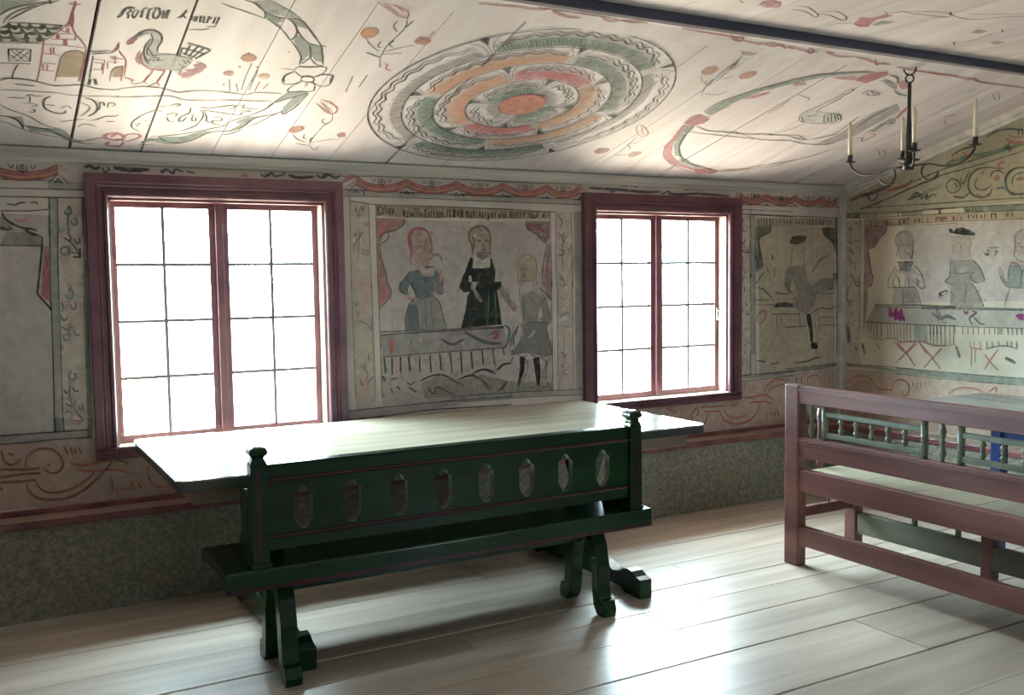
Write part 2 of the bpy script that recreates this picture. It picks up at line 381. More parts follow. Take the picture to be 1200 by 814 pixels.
rel(MB().box(X0+.06, X0+.085, Y0+.095, Y1-.095, ZT-.105, ZT-.040).build('table_rail', 'table_apron', tb, bevel=.003), tb)
rel(MB().box(X1-.085, X1-.06, Y0+.095, Y1-.095, ZT-.105, ZT-.040).build('table_rail', 'table_apron', tb, bevel=.003), tb)
for tx in (-4.185, -2.625):
    yn, yf = -1.262, -.235
    ym = (yn+yf)/2
    half = [(yn, 0), (yn, .085), (yn+.035, .094), (yn+.07, .112), (yn+.105, .118), (yn+.14, .105), (yn+.17, .088), (yn+.22, .082), (yn+.30, .105), (yn+.36, .125), (ym, .13)]
    prof = half + [(2*ym-p[0], p[1]) for p in half[-2::-1]] + [(yf-.12, 0), (yf-.16, .02), (yn+.16, .02), (yn+.12, 0)]
    rel(MB().prism(prof, tx-.033, tx+.033, 0).build('trestle_foot', 'green', tb, bevel=.004), tb)
    up = [(ym-.10, .125), (ym-.075, .20), (ym-.12, .32), (ym-.085, .45), (ym-.14, .56), (ym-.20, ZT-.105), (ym+.20, ZT-.105), (ym+.14, .56), (ym+.085, .45), (ym+.12, .32), (ym+.075, .20), (ym+.10, .125)]
    rel(MB().prism(up, tx-.025, tx+.025, 0).build('trestle_upright', 'green', tb, bevel=.004), tb)
    rel(MB().box(tx-.035, tx+.035, Y0+.10, Y1-.10, ZT-.105, ZT-.0405).build('trestle_head', 'green', tb, bevel=.004), tb)
rel(MB().box(-4.16, -2.65, (yn+yf)/2-.02, (yn+yf)/2+.02, .24, .34).build('stretcher', 'green', tb, bevel=.004), tb)

# ---- green bench with pierced back
bn = empty('pierced_back_bench', (-3.60, -1.2, 0))
tag(bn, 'dark green long bench with a pierced back and maroon stripes', 'bench')
BX0, BX1, BY0, BY1, SZ = -4.505, -2.70, -1.405, -.995, .452
rel(MB().prism([(BY0, SZ-.074), (BY0, SZ-.006), (BY0+.006, SZ), (BY1-.006, SZ), (BY1, SZ-.006), (BY1, SZ-.05), (BY1-.03, SZ-.05), (BY1-.03, SZ-.034), (BY0+.04, SZ-.034), (BY0+.04, SZ-.074)], BX0, BX1, 0).build('seat', 'green', bn, bevel=.003), bn)
rel(MB().box(BX0+.002, BX1-.002, BY0-.0012, BY0+.001, SZ-.074, SZ-.058).build('seat_stripe', 'green_stripe', bn), bn)
def leg_prof(sgn, yc):
    # curved leg in the y-z plane; sgn -1 leans to the viewer
    out = [(0.02, .385), (.065, .30), (.085, .21), (.088, .13), (.098, .075), (.125, .068), (.135, .03), (.128, 0)]
    inn = [(.070, 0), (.045, .035), (.036, .10), (.030, .20), (.012, .29), (-.045, .385)]
    return [(yc + (-sgn)*(-p[0]) if False else yc + sgn*p[0], p[1]) for p in out+inn]
for lx in (-4.272, -2.90):
    for sgn, yc in ((-1, -1.245), (1, -1.150)):
        rel(MB().prism(leg_prof(sgn, yc), lx-.031, lx+.031, 0).build('leg', 'green', bn, bevel=.004), bn)
    rel(MB().box(lx-.028, lx+.028, BY0+.045, BY1-.035, SZ-.070, SZ-.034).build('bearer', 'green', bn, bevel=.003), bn)
rel(MB().box(-4.245, -2.925, -1.215, -1.18, .30, .36).build('stretcher', 'green', bn, bevel=.003), bn)
# posts with turned caps, standing at the near edge
PYC = -1.362
for px in (-4.378, -2.772):
    h = .030
    po = MB().box(px-h, px+h, PYC-h, PYC+h, SZ, .815)
    # tapered neck and cap
    def ring(hw, z): return [(px-hw, PYC-hw, z), (px+hw, PYC-hw, z), (px+hw, PYC+hw, z), (px-hw, PYC+hw, z)]
    lv = [(h, .815), (.026, .826), (.020, .836), (.022, .842), (.031, .850), (.033, .862), (.027, .874), (.012, .879)]
    n0 = len(po.v)
    for hw, z in lv: po.v += ring(hw, z)
    for i in range(len(lv)-1):
        for q in range(4):
            q2 = (q+1) % 4; po.f.append((n0+i*4+q, n0+i*4+q2, n0+i*4+4+q2, n0+i*4+4+q)); po.m.append(0)
    e = n0+(len(lv)-1)*4; po.f.append((e, e+1, e+2, e+3)); po.m.append(0)
    pobj = rel(po.build('post', 'green', bn, bevel=.003), bn)
    rel(MB().box(px-.012, px+.004, PYC-h-.0012, PYC-h+.001, SZ+.02, .80).build('post_stripe', 'green_stripe', bn), bn)
    rel(MB().box(px-h-.006, px+h+.006, PYC-h-.006, PYC+h+.006, SZ, SZ+.018).build('post_foot', 'green', bn, bevel=.004), bn)
    # shorter shaped end board behind the post
    sx = px-.012
    bp = [(-1.33, SZ), (-1.33, .70), (-1.30, .72), (-1.255, .715), (-1.235, .695), (-1.225, .66), (-1.245, .62), (-1.24, .56), (-1.20, .50), (-1.17, SZ)]
    rel(MB().prism(bp, sx-.020, sx+.020, 0).build('end_board', 'green', bn, bevel=.003), bn)
# pierced back panel: eight openings with a rounded head, shoulders and a pointed foot
PX0, PX1, PZ0, PZ1 = -4.348, -2.802, .508, .808
hx = [-4.221+.1835*i for i in range(8)]
HZ = .650
def hole_outline(cx):
    L = []
    r = .020
    for i in range(7):
        a = math.pi*i/6; L.append((cx+r*math.cos(a), HZ+.055+r*math.sin(a)*1.1))
    L += [(cx-.025, HZ+.052), (cx-.034, HZ+.048), (cx-.0345, HZ+.03), (cx-.034, HZ-.040), (cx-.030, HZ-.050), (cx-.022, HZ-.060), (cx-.018, HZ-.070), (cx-.010, HZ-.077), (cx, HZ-.079)]
    R = [(2*cx-p[0], p[1]) for p in L[7:-1]][::-1]
    return L + R
pm = MB(); yb0, yb1 = PYC-.014, PYC+.014
edges = [PX0] + [(hx[i]+hx[i+1])/2 for i in range(7)] + [PX1]
for i in range(8):
    a, c = edges[i], edges[i+1]; H = hole_outline(hx[i])
    outer = [(a, PZ0), (c, PZ0), (c, PZ1), (a, PZ1)]
    tri = geometry.tessellate_polygon([[Vector((p[0], p[1], 0)) for p in outer], [Vector((p[0], p[1], 0)) for p in H[::-1]]])
    allp = outer + H[::-1]
    n0 = len(pm.v); k = len(allp)
    pm.v += [(p[0], yb0, p[1]) for p in allp] + [(p[0], yb1, p[1]) for p in allp]
    for t in tri:
        pm.f.append((n0+t[0], n0+t[1], n0+t[2])); pm.m.append(0); pm.f.append((n0+k+t[2], n0+k+t[1], n0+k+t[0])); pm.m.append(0)
    for q in range(4, k):
        q2 = q+1 if q+1 < k else 4
        pm.f.append((n0+q, n0+q2, n0+k+q2, n0+k+q)); pm.m.append(1)
    pm.f += [(n0, n0+1, n0+k+1, n0+k), (n0+2, n0+3, n0+k+3, n0+k+2)]; pm.m += [0, 0]
rel(pm.build('back_panel', ['green', 'green_wear'], bn), bn)
for z in (PZ1-.062, PZ0+.036):
    rel(MB().prism([(yb0-.006, z+.004), (yb0-.009, z+.010), (yb0-.006, z+.016), (yb0+.001, z+.018), (yb0+.001, z+.002)], PX0, PX1, 0).build('back_stripe', 'green_stripe', bn), bn)
rel(MB().prism([(yb0-.004, PZ1-.002), (yb0-.008, PZ1+.006), (yb1+.006, PZ1+.008), (yb1+.004, PZ1-.002)], PX0, PX1, 0).build('top_rail', 'green', bn, bevel=.002), bn)

# ---- red settle along the gable side
st = empty('spindle_back_settle', (-1.45, -2.4, 0))
tag(st, 'faded red brown settle with a back of sage green spindles', 'bench')
SX = -1.694; SY0 = -1.172; SY1 = -3.75; PW = .088
def sbox(n, m, *a, bevel=.004): return rel(MB().box(*a).build(n, m, st, bevel=bevel), st)
for y in (SY0-PW, SY1):
    sbox('back_post', 'red', SX, SX+.062, y, y+PW, 0, .905, bevel=.006)
ya, yb = SY1+PW, SY0-PW
sbox('back_rail', 'red', SX+.006, SX+.046, ya, yb, .815, .902)
rel(MB().box(SX+.001, SX+.006, ya, yb, .876, .888).box(SX+.001, SX+.006, ya, yb, .866, .870).build('rail_moulding', 'red', st), st)
sbox('back_rail', 'red', SX+.006, SX+.046, ya, yb, .548, .650)
rel(MB().box(SX+.001, SX+.006, ya, yb, .628, .640).box(SX+.001, SX+.006, ya, yb, .616, .620).build('rail_moulding', 'red', st), st)
sbox('seat_rail', 'red', SX+.004, SX+.050, ya, yb, .380, .488)
sbox('foot_rail', 'red', SX+.006, SX+.046, ya, yb, .108, .203)
# front legs, far long rails and end rails
FX = -1.265
for y in (SY0-PW+.01, -2.02, -2.9, SY1+.005):
    if y in (-2.02, -2.9): sbox('leg', 'red', FX, FX+.05, y, y+.06, 0, .40)
    else: sbox('leg', 'red', FX-.005, FX+.055, y, y+.075, 0, .47, bevel=.008)
sbox('seat_rail', 'red', FX+.008, FX+.045, ya+.02, yb+.006, .385, .455)
sbox('stretcher', 'greystretch', FX+.002, FX+.04, ya+.02, yb+.006, .105, .215)
for y in (-1.60, -1.84, -2.30, -2.56): sbox('stretcher_stub', 'greystretch', FX+.012, FX+.032, y, y+.02, .215, .385, bevel=.002)
for y in (SY0-.062, SY1+.03):
    sbox('end_rail', 'red', SX+.062, FX-.005, y, y+.03, .235, .285)
    sbox('end_rail', 'red', SX+.062, FX-.005, y, y+.03, .385, .455)
    rel(MB().tube([(SX+.05, y+.015, .792), (SX+.25, y+.015, .788), (FX+.03, y+.015, .775)], [.016, .018, .016], 10).build('arm', 'seat', st, smooth=True), st)
    rel(MB().lathe([(.014, .470), (.020, .50), (.012, .53), (.018, .60), (.012, .68), (.018, .73), (.014, .77)], SX+.20, y+.015, 10).build('arm_post', 'red', st, smooth=True), st)
    rel(MB().lathe([(.006, .285), (.006, .385)], SX+.26, y+.015, 8).build('end_spindle', 'red', st), st)
# seat boards laid across
ys = [yb+.004]
while ys[-1] > ya+.3: ys.append(ys[-1]-random.uniform(.27, .33))
ys.append(ya-.004)
for i in range(len(ys)-1):
    rel(MB().box(SX+.050, FX+.060, ys[i+1]+.002, ys[i]-.002, .456, .476).build('seat_board', 'seat', st, bevel=.002), st)
# spindles of the back
cxs = SX+.026
def baluster(z0, z1, r):
    h = z1-z0
    return [(r*.55, z0), (r*.6, z0+.08*h), (r, z0+.20*h), (r*.75, z0+.30*h), (r*.5, z0+.44*h), (r*.8, z0+.5*h), (r*.5, z0+.56*h), (r*.75, z0+.68*h), (r, z0+.80*h), (r*.6, z0+.92*h), (r*.55, z1)]
def green_post(z0, z1, r):
    h = z1-z0
    return [(r, z0), (r, z0+.36*h), (r*1.12, z0+.38*h), (r*.75, z0+.42*h), (r*1.15, z0+.47*h), (r*.75, z0+.52*h), (r*1.12, z0+.56*h), (r, z0+.58*h), (r, z1)]
def put(name, prof, y): return rel(MB().lathe(prof, cxs, y, 12).build(name, 'spindle', st, smooth=True), st)
per = 2.143-1.409
k = 0
y = -1.409
put('baluster', baluster(.650, .815, .017), -1.325)
while y > SY1+.3:
    y2 = y-.557
    put('panel_post', green_post(.650, .815, .0155), y); put('panel_post', green_post(.650, .815, .0155), y2)
    for (z0, z1) in ((.765, .789), (.664, .690)):
        sbox('panel_rail', 'spindle', cxs-.010, cxs+.010, y2+.012, y-.012, z0, z1, bevel=.004)
    for q in range(5):
        put('baluster', baluster(.690, .765, .0145), y - .099 - .0895*q)
    if y2-.088 > SY1+.12: put('baluster', baluster(.650, .815, .017), y2-.088)
    y -= per

# ---- blue table behind the settle
bt = empty('blue_table', (-.50, -2.3, 0))
tag(bt, 'blue painted table with a grey top beside the gable wall', 'table')
rel(MB().prism(round_rect(-.93, -.145, -3.6, -1.185, .02), .726, .754, 2).build('table_top', 'greytop', bt, bevel=.004), bt)
for (a, c, d, e) in ((-.78, -.22, -1.70, -1.675), (-.78, -.22, -3.23, -3.205), (-.78, -.755, -3.205, -1.70), (-.245, -.22, -3.205, -1.70)):
    rel(MB().box(a, c, d, e, .615, .726).build('apron', 'blue', bt, bevel=.003), bt)
for x in (-.79, -.27):
    for y in (-1.73, -3.24):
        rel(MB().box(x, x+.06, y, y+.06, 0, .726).build('leg', 'blue', bt, bevel=.006), bt)

# ---- wrought iron chandelier
CX, CY, CZ = -1.255, -1.53, 2.015
ch = empty('candle_chandelier', (CX, CY, CZ-.05))
tag(ch, 'black wrought iron candle chandelier hanging from the ceiling step', 'chandelier')
zt = slope_z(CY)
rel(MB().tube([(CX-.02, CY+.016, zt+.004), (CX-.022, CY+.016, zt-.018), (CX-.014, CY+.010, zt-.034), (CX, CY, zt-.040), (CX+.014, CY-.010, zt-.034), (CX+.022, CY-.016, zt-.018), (CX+.022, CY-.016, zt-.004)], .0045, 8).build('hook', 'iron', ch, smooth=True), ch)
rel(MB().tube([(CX+.014*math.cos(a), CY-.012*math.cos(a), zt-.058+.019*math.sin(a)) for a in [2*math.pi*i/14 for i in range(14)]], .004, 8, close=True).build('ring', 'iron', ch, smooth=True), ch)
rel(MB().lathe([(.007, zt-.074), (.009, zt-.09), (.0085, 2.22), (.013, 2.12), (.017, CZ+.0), (.018, CZ-.02)], CX, CY, 12).build('shaft', 'iron', ch, smooth=True), ch)
rel(MB().lathe([(.010, CZ-.075), (.026, CZ-.072), (.027, CZ-.040), (.024, CZ-.036), (.050, CZ-.030), (.052, CZ-.026), (.020, CZ-.020)], CX, CY, 16).build('hub', 'iron', ch, smooth=True), ch)
def candle(dx, dy, where):
    x, y, z = CX+dx, CY+dy, CZ
    rel(MB().lathe([(.008, z-.004), (.028, z+.001), (.030, z+.004), (.012, z+.004), (.0125, z+.033), (.015, z+.036), (.0105, z+.036)], x, y, 14).build('candle_cup', 'iron', ch, smooth=True), ch)
    cd = MB().lathe([(.0103, .0), (.0103, .09), (.0095, .152), (.006, .159)], 0, 0, 12).build('candle', 'candle', None, smooth=True, loc=(x, y, z+.0365))
    tag(cd, 'ivory candle '+where, 'candle', 'candles on the chandelier')
    MB().tube([(0, 0, .157), (.001, 0, .171)], .0013, 6).build('wick', 'iron', cd)
def smooth_path(P, n=6):
    out = []
    for i in range(len(P)-1):
        p0, p1, p2, p3 = (Vector(P[max(i-1, 0)]), Vector(P[i]), Vector(P[i+1]), Vector(P[min(i+2, len(P)-1)]))
        for q in range(n):
            t = q/n
            out.append(tuple(.5*((2*p1)+(-p0+p2)*t+(2*p0-5*p1+4*p2-p3)*t*t+(-p0+3*p1-3*p2+p3)*t**3)))
    out.append(tuple(P[-1])); return out
arm = [(.355, -.002), (.345, -.025), (.318, -.050), (.275, -.071), (.225, -.077), (.177, -.073), (.118, -.059), (.088, -.062), (.074, -.085), (.080, -.112), (.102, -.130), (.130, -.131), (.155, -.118), (.167, -.104)]
for s in (1, -1):
    rel(MB().tube(smooth_path([(CX, CY+s*r_, CZ+z_) for r_, z_ in arm]), .0052, 8).build('arm', 'iron', ch, smooth=True), ch)
    rel(MB().tube([(CX, CY+s*.02, CZ-.056), (CX, CY+s*.118, CZ-.058)], .005, 8).build('arm_bar', 'iron', ch, smooth=True), ch)
    candle(0, s*.355, 'on the long chandelier arm reaching towards the window wall' if s > 0 else 'on the long chandelier arm reaching away from the window wall')
for (dx, dy, wh) in ((-.085, -.10, 'close to the chandelier shaft on the side facing the bench'), (.115, .125, 'close to the chandelier shaft on the side facing the room corner')):
    rel(MB().tube(smooth_path([(CX+dx*.2, CY+dy*.2, CZ-.05), (CX+dx*.6, CY+dy*.6, CZ-.062), (CX+dx*.95, CY+dy*.95, CZ-.04), (CX+dx, CY+dy, CZ-.004)]), .005, 8).build('arm', 'iron', ch, smooth=True), ch)
    candle(dx, dy, wh)
